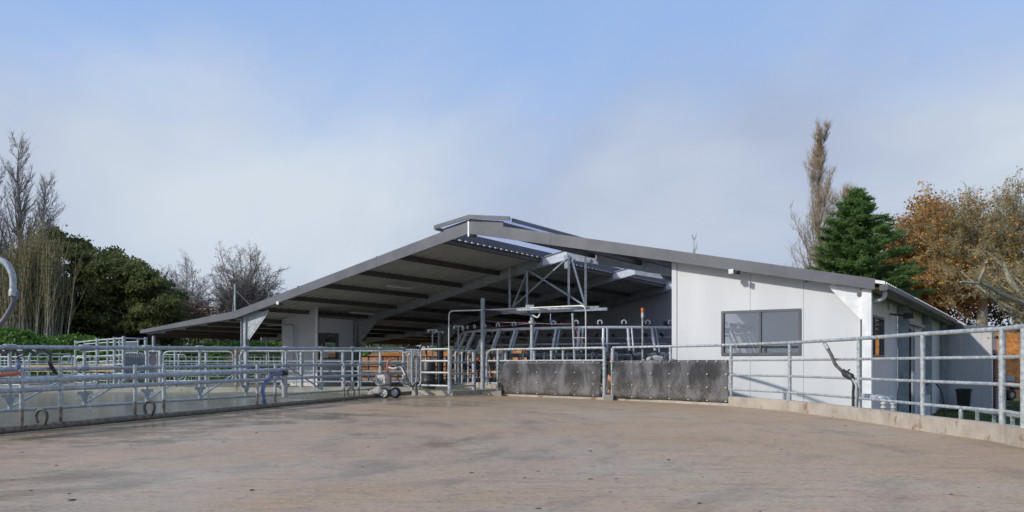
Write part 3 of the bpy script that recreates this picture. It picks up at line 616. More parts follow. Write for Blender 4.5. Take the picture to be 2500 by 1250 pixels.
# ------------------------------------------------------------------ rotary platform
RC_W = W(13.1, 11.4, 0); rot = thing('rotary_platform', 'round rotary milking platform with slanted steel milking arms inside the shed', 'milking platform', RC_W + Z * .13)
RR = 7.15
def pol(a, r, z): return RC_W + Vector((math.sin(a) * r, -math.cos(a) * r, z))
def ring(r, z, rad, name, mat, n=72, m=8):
    pts = [pol(2 * math.pi * i / n, r, z) for i in range(n + 1)]; MB().tube(pts, rad, m, False).build(name, mat, rot)
mb = MB(); n = 48; vs = []
for i in range(n):
    a = 2 * math.pi * i / n
    vs += [pol(a, RR + .25, .02), pol(a, RR + .25, .34), pol(a, RR - 2.3, .34), pol(a, RR - 2.3, .02)]
mb.add(vs, [(4 * i + k, 4 * ((i + 1) % n) + k, 4 * ((i + 1) % n) + (k + 1) % 4, 4 * i + (k + 1) % 4) for i in range(n) for k in range(4)]); mb.build('deck', 'concrete', rot)
ring(6.65, 2.47, .055, 'milk_pipe', 'arm_steel'); ring(6.3, 1.86, .035, 'bail_rail', 'galv'); ring(4.9, 1.45, .04, 'inner_rail', 'galv'); ring(4.9, .9, .04, 'inner_rail', 'galv'); ring(7.2, 1.05, .035, 'kick_rail', 'galv')
arm = MB().tube([pol(0, 6.72, 2.42), pol(0, 7.12, 1.58)], .052, 8); 
arm0 = arm.build('milking_arm', 'arm_steel', rot)
mb = MB().tube([pol(.022, 6.72, 2.44), pol(.022, 7.16, 1.52)], .042, 6); mb.build('cylinder', 'galv', arm0)
MB().tube([pol(0, 6.9, 2.05), pol(0, 6.945, 1.95)], .068, 8).build('clamp', 'white_plastic', arm0)
mb = MB(); c0 = pol(-.02, 6.63, 2.66); mb.tube([c0 + Vector((math.cos(t) * .085, 0, math.sin(t) * .085)) for t in np.linspace(-.6, 3.9, 12)], .028, 6); mb.build('guide_ring', 'white_plastic', arm0)
mb = MB().tube([pol(-.03, 6.55, 2.62), pol(-.03, 6.3, 2.66)], .09, 8); mb.build('unit_motor', 'black_plastic', arm0)
mb = MB().tube(spline([pol(0, 7.14, 1.58), pol(.03, 7.3, 1.25), pol(.06, 7.25, .95), pol(.08, 7.15, 1.1)], 4), .032, 6); mb.build('milk_hose', 'black_rubber', arm0)
mb = MB().tube([pol(.075, 6.9, 0.36), pol(.075, 6.9, 1.5)], .035, 6).tube(bend([pol(.075, 6.9, 1.5), pol(.075, 5.1, 1.5), pol(.075, 5.1, .36)], .25, 3), .03, 6); mb.build('bail_divider', 'galv', arm0)
mb = MB().obox(pol(.02, 7.18, 1.0), Vector((.10, 0, 0)), Vector((0, .05, 0)), Z * .16).tube([pol(.03, 7.2, .8), pol(.04, 7.2, .45)], .03, 6); mb.build('cluster', 'black_plastic', arm0)
NB = 46
for k in range(1, NB):
    a = 2 * math.pi * k / NB; c = copy_tree(arm0, rot)
    c.location = (0, 0, 0); c.rotation_euler = (0, 0, a)
arm0.location = (0, 0, 0)
# arms are modelled around the platform centre so a turn about z places each one
# ------------------------------------------------------------------ pipes, fences and gates
def T(pts, r, name, mat, parent, n=8, cap=True): return MB().tube(pts, r, n, cap).build(name, mat, parent)
# --- right-hand yard fence
rf = thing('yard_fence', 'curved four-rail galvanised pipe fence standing on the right-hand concrete kerb', 'fence', (RF[5].x, RF[5].y, 0))
RS = spline(RF[3:], 6); 
# top rail runs on over the second rubber sheet as well
start = RF[1] + (RF[2] - RF[1]) * 0.14
top_pts = spline([start] + RF[2:], 6)
T([p + Z * TOPZ for p in top_pts], .037, 'rail', 'galv', rf, 10)
for z, r in ((1.19, .026), (.81, .026), (.43, .026)): T([p + Z * z + Vector((.0, 0, 0)) for p in RS], r, 'rail', 'galv', rf)
for i, p in enumerate(RF[3:12]):
    T([p + Z * .2, p + Z * (TOPZ - .02)], .046 if i > 3 else .040, 'post', 'galv', rf, 10)
    for z in (1.19, .81, .43): MB().tube([p + Z * (z - .04), p + Z * (z + .04)], .049 if i > 3 else .043, 10).build('collar', 'galv_dirty', rf)
for p in (start, RF[2]): T([p + Z * .1, p + Z * (TOPZ - .02)], .06 if p is start else .045, 'post', 'galv', rf, 10)
# --- fence with the two rubber sheets
def pf(t):
    """point on the plan line between RF[0] and RF[3], t in photo x"""
    xs = [q[0] for q in RF_PX[:4]]; 
    for i in range(3):
        if t <= xs[i + 1] or i == 2:
            k = (t - xs[i]) / (xs[i + 1] - xs[i]); 
            d = 1 / ((1 - k) / RF[i].y + k / RF[i + 1].y); return Vector(((t - CX) / F * d, d, 0))
mf = thing('mat_fence', 'straight pipe fence holding the left black rubber sheet at the platform entrance', 'fence', pf(1350))
T(bend([pf(1188) + Z * .35, pf(1188) + Z * TOPZ, pf(1476) + Z * TOPZ], .35), .040, 'rail', 'galv', mf, 10)
T([pf(1476) + Z * .1, pf(1476) + Z * (TOPZ + .02)], .062, 'post', 'galv', mf, 10)
T([pf(1216) + Z * .15, pf(1216) + Z * TOPZ], .055, 'post', 'galv', mf, 10)
for x in (1226, 1235): T([pf(x) + Z * .3 + Vector((0, .25, 0)), pf(x) + Z * (TOPZ - .05) + Vector((0, .25, 0))], .055, 'post', 'galv', mf, 10)
for x in (1303, 1345, 1374): T([pf(x) + Z * .1 + Vector((.02, .08, 0)), pf(x) + Z * TOPZ + Vector((.02, .08, 0))], .045, 'post', 'galv', mf)
for z in (1.2, .8, .42): T([pf(1188) + Z * z + Vector((0, .05, 0)), pf(1476) + Z * z + Vector((0, .05, 0))], .03, 'rail', 'galv', mf)
def rubber(x0, x1, label, cut):
    n = 40; m = 10; rnd = random.Random(int(x0)); mb = MB(); vs = []; root = thing('rubber_sheet', label, 'rubber sheet', pf((x0 + x1) / 2), 'black rubber splash sheets on the yard fence')
    amp = [rnd.uniform(-1, 1) for _ in range(60)]
    for i in range(n + 1):
        x = x0 + (x1 - x0) * i / n; p = pf(x); q = pf(x + 3) - pf(x - 3); q.normalize(); nr = Vector((q.y, -q.x, 0))
        if nr.y > 0: nr = -nr
        zt = 1.20
        if cut and x < x0 + 24: zt = .95 + (x - x0) / 24 * .25
        for j in range(m + 1):
            z = .075 + (zt - .075) * j / m
            o = .075 + .014 * math.sin(i * .31 + 1.2 * math.sin(j * .5)) * math.sin(math.pi * min(1, (m - j) / m + .15)) + .012 * amp[(i * 3 + j) % 60] * (1 - abs(j / m - .4))
            vs.append(p + nr * o + Z * z)
    fs = [(i * (m + 1) + j, (i + 1) * (m + 1) + j, (i + 1) * (m + 1) + j + 1, i * (m + 1) + j + 1) for i in range(n) for j in range(m)]
    mb.add(vs, fs, True); o = mb.build('sheet', 'splashed_rubber', root); md = o.modifiers.new('th', 'SOLIDIFY'); md.thickness = .014; md.offset = 0
    for z, st in ((1.165, 23), (.82, 46), (.47, 46), (.12, 46)):
        x = x0 + 5
        while x < x1:
            if not (cut and z > .9 and x < x0 + 24):
                p = pf(x); q = (pf(x + 3) - pf(x - 3)).normalized(); nr = Vector((q.y, -q.x, 0)); nr = nr if nr.y < 0 else -nr
                MB().lathe(p + nr * .118 + Z * z, nr, [(.001, .014), (.012, .012), (.018, .0), (.018, -.03)], 8).build('stud', 'white_plastic', root)
            x += st
    return root
rubber(1219, 1470, 'black splashed rubber sheet with a folded top corner beside the entrance', True)
rubber(1498, 1783, 'black splashed rubber sheet in front of the white wall end', False)
# --- fence on the low kerb across the back of the yard
BY = 31.72
def bp(px, z, d=BY): return Vector(((px - CX) / F * d, d, z))
bf = thing('yard_fence', 'straight galvanised pipe fence on the low kerb in front of the office cabin', 'fence', bp(760, .18))
for z, r in ((TOPZ, .038), (1.19, .032), (.80, .032), (.40, .032)): T([bp(590, z), bp(1030, z)], r, 'rail', 'galv_dirty' if z < .5 else 'galv', bf)
for px in (691, 736, 767, 838, 880, 928): T([bp(px, .12), bp(px, TOPZ - .05)], .07 if px in (736, 838) else .05, 'post', 'galv', bf, 10)
# entrance fence to the right of it
ef = thing('entrance_fence', 'short angled pipe fence on the entrance step left of the tall steel post', 'fence', gnd(1098, 958, .16))
e0 = gnd(1030, 955, .16); e1 = gnd(1098, 957, .16); e2 = gnd(1157, 952, .16)
for z in (1.59, 1.19, .80, .36):
    T([e0 + Z * (z - .16), e1 + Z * (z - .16)], .036, 'rail', 'galv', ef); T([e1 + Z * (z - .2), e2 + Z * (z - .2)], .033, 'rail', 'galv', ef)
for e, r in ((e1, .07), (e2, .075)): T([e - Z * .05, e + Z * 1.42], r, 'post', 'galv', ef, 10)
for px in (1112, 1128, 1143):
    e = gnd(px, 954, .16); T(bend([e + Z * .25, e + Z * 1.38, e + Z * 1.38 + Vector((.22, .1, 0))], .1, 3), .03, 'upright', 'galv', ef)
tp = at(1178.5, 948, 31.2); T([Vector((tp.x, 31.2, .1)), Vector((tp.x, 31.2, zat(728, 31.2)))], .085, 'steel_post', 'galv', None, 12) and None
for o in list(bpy.data.objects):
    if o.name == 'steel_post': tag(o, 'tall single galvanised post standing at the platform entrance', 'post')
# folded bail gates
lg = thing('bail_gate', 'cluster of folded rounded pipe loop gates beside the entrance step', 'gate', gnd(1005, 958, .1))
for i, (px, wpx, zt, zb, dy) in enumerate(((1006, 44, 1.6, .28, 0), (1002, 30, 1.52, .36, .18), (1010, 26, 1.47, .42, .34), (997, 18, 1.58, .40, .5), (1016, 20, 1.5, .46, .66))):
    d = 29.3 + dy; x0 = (px - wpx / 2 - CX) / F * d; x1 = (px + wpx / 2 - CX) / F * d; xm = (x0 + x1) / 2
    T(bend([(xm, d, zt), (x0, d, zt), (x0, d, zb), (x1, d, zb), (x1, d, zt), (xm, d, zt)], .22, 5), .032, 'loop', 'galv', lg)
    T([(xm, d, zt), (xm, d, zb)], .026, 'bar', 'galv', lg)
T([(-3.65, 29.7, .1), (-3.65, 29.7, 1.62)], .06, 'post', 'galv', lg, 10)
# --- gates behind the kerb (left)
def pipe_gate(label, px0, px1, d, zt, zb, group=None, bars=3, vert=(), mat='galv', d1=None):
    d1 = d1 or d; a = lambda px, z: Vector(((px - CX) / F * (d + (d1 - d) * (px - px0) / (px1 - px0)), d + (d1 - d) * (px - px0) / (px1 - px0), z))
    g = thing('pipe_gate', label, 'gate', a((px0 + px1) / 2, zb), group)
    T(bend([a(px0, zb), a(px0, zt), a(px1, zt), a(px1, zb), a(px0 + .5, zb)], .25, 5), .03, 'gate_frame', mat, g)
    for i in range(1, bars):
        z = zb + (zt - zb) * i / bars; T([a(px0, z), a(px1, z)], .024, 'rail', mat, g)
    for px in vert: T([a(px, zb), a(px, zt)], .022, 'upright', mat, g)
    return g
pipe_gate('white rounded pipe gate between two posts left of the roofed column', 399, 570, 33.0, 1.60, .40, vert=(487,), bars=3)
pipe_gate('rounded pipe gate directly right of the roofed galvanised column', 586, 727, 32.6, 1.60, .40, vert=(656,), bars=3)
pipe_gate('small rounded gate in the far pen beneath the low roof end', 437, 502, 37.5, 1.62, .3, vert=(468,), bars=3, d1=40)
pipe_gate('far rounded gate behind the pen posts under the lean-to roof', 548, 690, 39.0, 1.58, .25, vert=(600, 640), bars=4, d1=41)
for px, d, zt, r, lab in ((504, 33.4, 1.55, .075, 'thick pen post at the right end of the white rounded gate'), (577, 33.2, 1.66, .07, 'pen post with hinge just left of the roofed column'), (392, 33.6, 1.62, .085, 'stout pen post beside the riveted sheet panel'), (428, 34.5, 1.6, .06, 'slim pen post behind the white rounded gate'), (594, 34.0, 1.55, .07, 'pen post just right of the roofed column')):
    T([bp(px, .1, d), bp(px, zt, d)], r, 'pen_post', 'galv', None, 10); o = bpy.context.scene.objects[-1] if False else None
PENP = [o for o in COL.objects if o.name.startswith('pen_post')]
for o, lab in zip(PENP, ('thick pen post at the right end of the white rounded gate', 'pen post with hinge just left of the roofed column', 'stout pen post beside the riveted sheet panel', 'slim pen post behind the white rounded gate', 'pen post just right of the roofed column')): tag(o, lab, 'post', 'posts of the holding pens')
# draft race: tall posts, rails, sheeted crush
dr = thing('drafting_race', 'tall galvanised drafting race with sheeted side panel on the left', 'cattle race', bp(270, .1, 35))
RP = [(184, 831, 37.5), (238, 826, 36.2), (280, 823, 35.4), (302, 821, 35.0), (356, 823.5, 36.0), (337, 828, 38.5), (207, 834, 39.5), (263, 830, 38.6), (292, 829, 37.6)]
for px, py, d in RP: T([bp(px, .1, d), bp(px, zat(py, d), d)], .075 if d < 37 else .05, 'post', 'galv', dr, 10)
def rl(p, q, r=.032, mat='galv', nm='rail', par=None): T([p, q], r, nm, mat, par or dr)
for dz in (0.08, .42, .80, 1.2, 1.6): 
    rl(bp(184, zat(831, 37.5) - dz - .02, 37.5), bp(238, zat(826, 36.2) - dz, 36.2)); rl(bp(238, zat(826, 36.2) - dz, 36.2), bp(302, zat(821, 35) - dz, 35))
    if dz < .5: rl(bp(302, zat(821, 35) - dz, 35), bp(356, zat(823.5, 36) - dz, 36))
for dz in (.12, .5, 1.0): rl(bp(207, zat(834, 39.5) - dz, 39.5), bp(263, zat(830, 38.6) - dz, 38.6), .026); rl(bp(263, zat(830, 38.6) - dz, 38.6), bp(337, zat(828, 38.5) - dz, 38.5), .026)
MB().add([bp(303, .35, 35.05), bp(356, .35, 36.05), bp(356, 1.52, 36.05), bp(303, 1.52, 35.05)], [(0, 1, 2, 3)]).build('side_sheet', 'galv', dr).modifiers.new('t', 'SOLIDIFY').thickness = .012
MB().add([bp(305, 1.62, 36.4), bp(332, 1.62, 37.4), bp(332, 2.1, 37.4), bp(305, 2.08, 36.4)], [(0, 1, 2, 3)]).build('head_sheet', 'white_plastic', dr).modifiers.new('t', 'SOLIDIFY').thickness = .012
for i in range(9): rl(bp(306 + i * 5.5, .36, 35.0 + i * .09), bp(306 + i * 5.5, 1.5, 35.0 + i * .09), .014, 'galv', 'bar')
for z in (.55, .75, .95, 1.15, 1.35): rl(bp(303, z, 34.98), bp(356, z, 35.98), .014, 'galv', 'bar')
sp_ = thing('sheet_gate', 'grey riveted sheet gate right of the drafting race', 'gate', bp(373, .3, 34))
MB().obox(bp(373, 1.0, 34), Vector((.27, 0.05, 0)), Vector((0, .012, 0)), Z * .58).build('sheet', 'flashing', sp_)
for px in (363.5, 384):
    T([bp(px, .25, 33.97), bp(px, 1.62, 33.97)], .022, 'edge_bar', 'galv', sp_)
    for z in (.6, 1.05, 1.45): MB().lathe(bp(px + (2.5 if px < 370 else -2.5), z, 33.96), (0, -1, 0), [(.001, .015), (.02, .01), (.02, -.02)], 8).build('rivet', 'white_plastic', sp_)
T([bp(360, 1.62, 33.97), bp(392, 1.62, 33.97)], .03, 'top_rail', 'galv', sp_)
# left pens with rounded gates, further off
pipe_gate('rounded pipe gate at the far left behind the hanging hoses', -30, 60, 30.5, 1.35, .3, vert=(20,), bars=3)
pipe_gate('rounded gate left of the drafting race with the dark kerb behind', 70, 176, 31.5, 1.50, .3, vert=(120, 145), bars=4, d1=34)
pipe_gate('wide low gate closing the left race behind the chains', 186, 236, 34.2, 1.42, .3, vert=(210,), bars=3)
pipe_gate('far pen gate against the green bank at left', 150, 300, 43, 1.50, .2, vert=(180, 205, 230, 262), bars=4)
pipe_gate('tall pen gate half hidden behind the drafting race posts', 300, 352, 39.5, 1.62, .3, vert=(318, 335), bars=4)
pipe_gate('low pen gate beside the lean-to post at the roof end', 395, 455, 40.5, 1.55, .25, vert=(415, 435), bars=4)
pipe_gate('far pen gate seen left of the office cabin wall', 600, 690, 44.0, 1.60, .2, vert=(622, 645, 668), bars=4)
pipe_gate('barred pen gate just behind the blue valve at the left edge', 2, 92, 36.5, 1.70, .3, vert=(20, 38, 56, 74), bars=3)
pf2 = thing('pen_fence', 'long far pen fence along the foot of the green bank', 'fence', bp(300, .1, 41.5))
for z in (1.45, 1.1, .75, .4): T([bp(-60, z, 41), bp(690, z, 45)], .028, 'rail', 'galv', pf2)
for px in range(-40, 690, 52): T([bp(px, -.2, 41 + (px + 60) / 750 * 4), bp(px, 1.5, 41 + (px + 60) / 750 * 4)], .045, 'post', 'galv', pf2)
MB().box(-21.8, -17.2, 35.4, 35.6, .75, 1.05).build('timber_rail', 'timber', None, 'pale timber plank rail behind the left pipe gates', 'plank')
# --- the backing gate across the yard
TA = Vector((-9.4, 12.9, 0)); 
def tg(px, z):      # truss plane: plan line through (-9,14.1) and (-5.05,25.4)
    a = Vector((-9.0, 14.1, 0)); b = Vector((-5.05, 25.4, 0)); k = (px - CX) / F; dd = b - a; t = (k * a.y - a.x) / (dd.x - k * dd.y); p = a + dd * t; return Vector((p.x, p.y, z))
def ztop(p): return 1.385 + (p.y - 14.1) * .0165
def zmid(p): return 0.995 + (p.y - 14.1) * .0075
def zbot(p): return 0.27
bg = thing('backing_gate', 'long trussed galvanised backing gate crossing the yard from the left edge', 'gate', tg(488, .05))
a0 = tg(-120, 0); a1 = tg(985, 0)
T([Vector((a0.x, a0.y, ztop(a0))), Vector((a1.x, a1.y, ztop(a1)))], .042, 'top_rail', 'galv', bg, 10)
T([Vector((a0.x, a0.y, zmid(a0))), Vector((a1.x, a1.y, zmid(a1)))], .038, 'mid_rail', 'galv', bg, 10)
a2 = tg(930, 0)
T([Vector((a0.x, a0.y, zbot(a0))), Vector((a2.x, a2.y, zbot(a2)))], .030, 'bottom_rail', 'galv_dirty', bg, 10)
VX = [-90, 24, 206, 358, 488, 601, 698, 785, 861, 929, 985]
for i, px in enumerate(VX):
    p = tg(px, 0)
    T([Vector((p.x, p.y, zbot(p) if px < 940 else .6)), Vector((p.x, p.y, ztop(p)))], .032, 'upright', 'galv', bg, 10)
    for zz, r in ((ztop(p), .06), (zmid(p), .052)): MB().tube([Vector((p.x, p.y, zz)) - (a1 - a0).normalized() * .11, Vector((p.x, p.y, zz)) + (a1 - a0).normalized() * .11], r, 8).build('clamp', 'steel_frame', bg)
    dr_ = (a1 - a0).normalized()
    for s in (-1, 1):
        q = Vector((p.x, p.y, 0)); MB().prism([q + Z * .28, q + dr_ * (.11 * s) + Z * .50, q + dr_ * (.17 * s) + Z * .49 , q + dr_ * (.19 * s) + Z * .56, q + Z * .56], Vector((.014, -.008, 0))).build('gusset', 'galv', bg)
for i in range(1, len(VX) - 1):
    p = tg(VX[i], 0); q = tg(VX[i + 1], 0)
    if i < 5: A = Vector((p.x, p.y, .32)); B_ = Vector((q.x, q.y, zmid(q)))
    else: A = Vector((p.x, p.y, zmid(p))); B_ = Vector((q.x, q.y, .34))
    T([A, B_], .022, 'diagonal', 'galv', bg)
# front frame with the scraper pipe on the ground
fr_ = thing('scraper_frame', 'row of muddy pipe posts on a ground-level scraper pipe before the backing gate', 'gate', gnd(400, 1025))
FG = [gnd(-200, 1082), gnd(0, 1058), gnd(148, 1047), gnd(330, 1030), gnd(628, 1000), gnd(840, 984), gnd(1010, 962.5)]
def fg(px, z=0.0):
    xs = [-200, 0, 148, 330, 628, 840, 1010]; k = (px - CX) / F
    a = FG[0]; b = FG[-1]; dd = b - a; t = (k * a.y - a.x) / (dd.x - k * dd.y); p = a + dd * t; return Vector((p.x, p.y, z))
T([fg(-200, .07), fg(1010, .07)], .06, 'scraper_pipe', 'galv_mud', fr_, 10)
def fz(px, py): return zat(py, fg(px).y)
T([fg(-200, fz(0, 931)), fg(0, fz(0, 931)), fg(690, fz(690, 904))], .052, 'wash_pipe', 'galv', fr_, 12)
T([fg(640, fz(640, 906)), fg(693, fz(693, 903.5))], .058, 'pipe_end', 'galv_dirty', fr_, 12)
T([fg(-200, fz(0, 955)), fg(0, fz(0, 955)), fg(860, fz(860, 917)), fg(985, fz(985, 911))], .042, 'lower_rail', 'galv', fr_, 10)
for px, pt in ((53, 902), (148, 895), (330, 890), (400, 888), (628, 890), (672, 888), (840, 886), (876, 886)):
    p = fg(px); zt = fz(px, pt)
    T([fg(px, .38), fg(px, zt)], .037, 'post', 'galv', fr_, 10); lo_ = T([fg(px, .06), fg(px, .40)], .029, 'post_foot', 'galv_mud', fr_, 8)
    T([fg(px, .06) + Vector((-.07, 0, .06)), fg(px, .1), fg(px, .06) + Vector((.07, 0, .06))], .02, 'hinge', 'galv_mud', fr_, 6)
# rubber horseshoe lugs on the scraper
for px, s, lab in ((103, .70, ''), (366, .76, ''), (857, .78, '')):
    c = fg(px, .10); w_ = .13 * s; pts = [(-.07, 0), (-.125, .16), (-.115, .27), (-.05, .345), (.05, .345), (.115, .27), (.125, .16), (.07, 0)]
    T(spline([c + Vector((x * s, -.02, z * s)) for x, z in pts], 4), .036 * s, 'lug', 'hose_dark', fr_, 10)
# chains
for px, y0 in ((243, 895), (523, 900), (760, 905)):
    p = tg(px, 0); d = p.y; z0 = zat(y0, d); k = 0; z = z0
    ch = thing('chain', {243: 'thin steel chain hanging from the gate at the far left', 523: 'thin steel chain hanging by the middle of the backing gate', 760: 'thin steel chain hanging in front of the office cabin'}[px], 'chain', Vector((p.x, d - .35, .02)), 'chains hanging from the backing gate')
    while z > .1:
        q = Vector((p.x, d - .35, z)); ex = Vector((.016, 0, 0)) if k % 2 else Vector((0, .016, 0))
        T([q + Z * .03, q + ex + Z * .015, q + ex - Z * .015, q - Z * .03, q - ex - Z * .015, q - ex + Z * .015, q + Z * .03], .006, 'link', 'galv_dirty', ch, 5, False); z -= .075; k += 1
# blue hose and valve
bh = thing('blue_hose', 'blue suction hose hanging from the end of the thick wash pipe', 'hose', fg(660, .05))
pA = fg(690, fz(690, 911)); pts = [pA + Vector((0, -.05, 0)), fg(665, fz(665, 916)) - Vector((0, .08, 0)), fg(655, fz(655, 930)) - Vector((0, .12, 0)), fg(645, fz(645, 950)) - Vector((0, .12, 0)), fg(647, fz(647, 975)) - Vector((0, .1, 0)), fg(650, .08) - Vector((0, .08, 0))]
T(spline(pts, 5), .05, 'hose', 'blue_hose', bh, 10); T([pA + Vector((-.12, -.05, 0)), pA + Vector((.14, -.03, .02))], .075, 'coupling', 'black_plastic', bh, 10); T([pA + Vector((.05, 0, .02)), pA + Vector((.05, 0, -.62))], .07, 'drop_pipe', 'galv_dirty', bh, 10)
# wheeled backing-gate drive
TR = gnd(937, 972); tr = thing('drive_trolley', 'dirty white wheeled drive trolley with motor at the tip of the backing gate', 'trolley', TR)
s = TR.y / F     # metres per photo pixel at this distance
def tp_(dx, dz, dy=0): return TR + Vector((dx * s, dy, dz * s))
rd = Vector((-.35, -1, 0)).normalized()
sd = Vector((1, -.35, 0)).normalized()
mb = MB(); c = tp_(-2, 45); ex = sd * (13.5 * s); ez = Z * (12.5 * s); ey = rd * .2
pr = [c + ex * x + ez * z - ey for x, z in ((-1, -.7), (-.75, -1), (.75, -1), (1, -.7), (1, .65), (.7, 1), (-.7, 1), (-1, .65))]; mb.prism(pr, ey * 2); bd = mb.build('motor_cover', 'pump_paint', tr)
MB().lathe(c - (-ey) * 1.0 + Z * (-1 * s), rd, [(.10, 0), (.10, .02), (.075, .025), (.07, .005), (.035, .005), (.03, .03), (.001, .03)], 16).build('motor_badge', 'galv_dirty', bd)
mb = MB(); mb.prism([tp_(-40, 8, -.06), tp_(-38, 16, -.06), tp_(-14, 30, -.06), tp_(14, 31, -.06), tp_(18, 22, -.06), tp_(-8, 14, -.06)], Vector((0, .12, 0))); mb.build('chassis', 'pump_paint', tr)
def wheel(c, r, wd, ax):
    wv = MB().lathe(c, ax, [(r * .72, -wd / 2), (r * .92, -wd / 2), (r, -wd * .3), (r, wd * .3), (r * .92, wd / 2), (r * .72, wd / 2), (r * .72, -wd / 2)], 20).build('wheel', 'black_rubber', tr)
    mb = MB().lathe(c, ax, [(r * .72, -wd * .42), (r * .72, wd * .42), (r * .6, wd * .42), (r * .6, -wd * .42), (r * .72, -wd * .42)], 20)
    mb.lathe(c, ax, [(.001, wd * .48), (r * .2, wd * .45), (r * .2, -wd * .3)], 10)
    x = Vector(ax).normalized().orthogonal().normalized(); y = Vector(ax).normalized().cross(x)
    for k in range(6): dd = x * math.cos(k * math.pi / 3) + y * math.sin(k * math.pi / 3); mb.bar(c + dd * r * .15 + Vector(ax).normalized() * wd * .3, c + dd * r * .68 + Vector(ax).normalized() * wd * .3, r * .13, .03)
    mb.build('rim', 'white_plastic', wv)
wheel(tp_(2, 13), 13 * s, .16, rd); wheel(tp_(26, 13, .25), 13 * s, .16, rd); wheel(tp_(-33, 14, .4), 10.5 * s, .14, rd)
MB().bar(tp_(14, 8, .1), tp_(16, 60, .1), .05, .05).build('stem', 'galv_mud', tr)
T(spline([tp_(11, 52, 0), tp_(9, 72, 0), tp_(11, 90, 0), tp_(22, 96, .1)], 5), .035, 'hydraulic_hose', 'orange_hose', tr)
T(spline([tp_(28, 80, 0), tp_(40, 78, .1), tp_(50, 62, .1), tp_(58, 40, .1), tp_(68, 30, .1), tp_(76, 36, .1), tp_(78, 20, .1), tp_(80, 6, .1)], 6), .05, 'suction_hose', 'hose_dark', tr, 10)
T(spline([tp_(10, 76, 0), tp_(24, 72, 0), tp_(40, 76, .05), tp_(52, 56, .05)], 6), .03, 'cable', 'white_plastic', tr, 8)
# hoses looped on the gate top at the far left, orange pipe, valves
hl = thing('hose_loop', 'dark hose sagging in loops along the gate top at the far left', 'hose', tg(60, .1))
pts = []
for i in range(0, 33):
    px = -20 + i * 4.7; p = tg(px, 0); pts.append(Vector((p.x, p.y - .07, zat(866 - 12 * abs(math.sin(i * .40)), p.y))))
T(pts, .03, 'hose', 'hose_dark', hl); p = tg(122, 0); q = tg(150, 0)
T(spline([Vector((p.x, p.y, zat(862, p.y))), Vector((p.x + .05, p.y - .1, zat(885, p.y))), Vector((q.x, q.y - .2, zat(910, q.y)))], 6), .035, 'hose', 'black_rubber', hl)
oh = thing('orange_pipe', 'orange suction pipe end lying across the lower gate rails at the left edge', 'pipe', fg(20, .1))
T([fg(-160, fz(0, 924)), fg(-10, fz(0, 917)), fg(47, fz(47, 911.5))], .034, 'pipe', 'orange_hose', oh, 10); T([fg(46, fz(46, 911.7)), fg(52, fz(52, 911))], .038, 'end_ring', 'galv', oh, 10)
vb = thing('blue_valve', 'small blue hose valve clipped to the left gate post', 'valve', fg(48, .9)); p = fg(48, fz(48, 893)) + Vector((0, -.04, 0))
MB().lathe(p, Z, [(.001, -.06), (.04, -.055), (.04, .02), (.025, .03), (.025, .07), (.035, .075), (.035, .1), (.001, .1)], 10).build('body', 'blue_hose', vb); T([p + Z * .1, p + Z * .14, p + Z * .14 + Vector((.08, 0, .03))], .018, 'tap', 'black_plastic', vb)
# tall wash boom at the left edge
d = 13.0; wb = thing('wash_boom', 'curved galvanised wash boom with hanging hose at the left edge', 'pipe', at(-40, 1000, d) * 1.0)
bp_ = lambda px, py: at(px, py, d)
T(bend([Vector((bp_(-110, 900).x, d, .0)), bp_(-110, 640), bp_(-60, 632), bp_(10, 634), bp_(32, 668), bp_(32, 722)], .35, 7), .05, 'boom_pipe', 'galv', wb, 12)
MB().lathe(bp_(32, 715), Z, [(.05, -.06), (.065, -.05), (.065, .03), (.055, .06)], 12).build('coupling', 'galv_dirty', wb); MB().obox(bp_(41, 722), Vector((.012, 0, 0)), Vector((0, .02, 0)), Z * .06).build('lever', 'blue_hose', wb)
T(spline([bp_(32, 722), bp_(33, 738), bp_(20, 765), bp_(0, 792), bp_(-40, 830), bp_(-80, 930)], 6), .042, 'hose', 'flashing', wb, 10)
# ------------------------------------------------------------------ pipework in front of the platform
pw = thing('overhead_pipework', 'thin stainless pipe frame spanning over the platform entrance', 'pipe', at(1260, 950, 29))
T(bend([at(1096, 950, 31), at(1096, 759, 31), at(1180, 757, 30.4), at(1430, 746, 27.6), at(1431, 900, 27.6)], .2, 5), .027, 'pipe', 'stainless', pw, 10)
T(bend([at(1404, 900, 27.8), at(1398, 765, 27.8)], .2, 5), .045, 'upright', 'galv', pw, 10); T([at(1398, 825, 27.8), at(1431, 825, 27.6)], .02, 'rung', 'galv', pw)
for a, b in (((1398, 790), (1430, 850)), ((1405, 800), (1420, 850))): T([at(*a, 27.75), at(*b, 27.6)], .008, 'wire', 'pink_wire', pw, 6)
cp = thing('control_column', 'galvanised column carrying a grey junction box and cables in the shed mouth', 'post', at(1298, 960, 29.2))
T([at(1299, 965, 29.2), at(1299, 768, 29.2)], .07, 'column', 'galv', cp, 12); T([at(1299, 790, 29.2), at(1299, 784, 29.2)], .13, 'flange', 'galv', cp, 12)
MB().obox(at(1293.5, 751.5, 29.1), Vector((.15, 0, 0)), Vector((0, .08, 0)), Z * .105).build('junction_box', 'panel_grey', cp)
MB().obox(at(1291, 764, 29.1), Vector((.05, 0, 0)), Vector((0, .04, 0)), Z * .07).build('blue_fitting', 'blue', cp)
T([at(1262, 758, 29.1), at(1440, 752, 28.4)], .045, 'conduit', 'galv', cp); T(spline([at(1180, 757, 30.3), at(1240, 763, 29.6), at(1298, 770, 29.2)], 5), .02, 'cable', 'black_rubber', cp)
T(spline([at(1299, 768, 29.1), at(1312, 775, 29), at(1318, 765, 29), at(1313, 757, 29)], 5), .025, 'cable', 'white_plastic', cp)
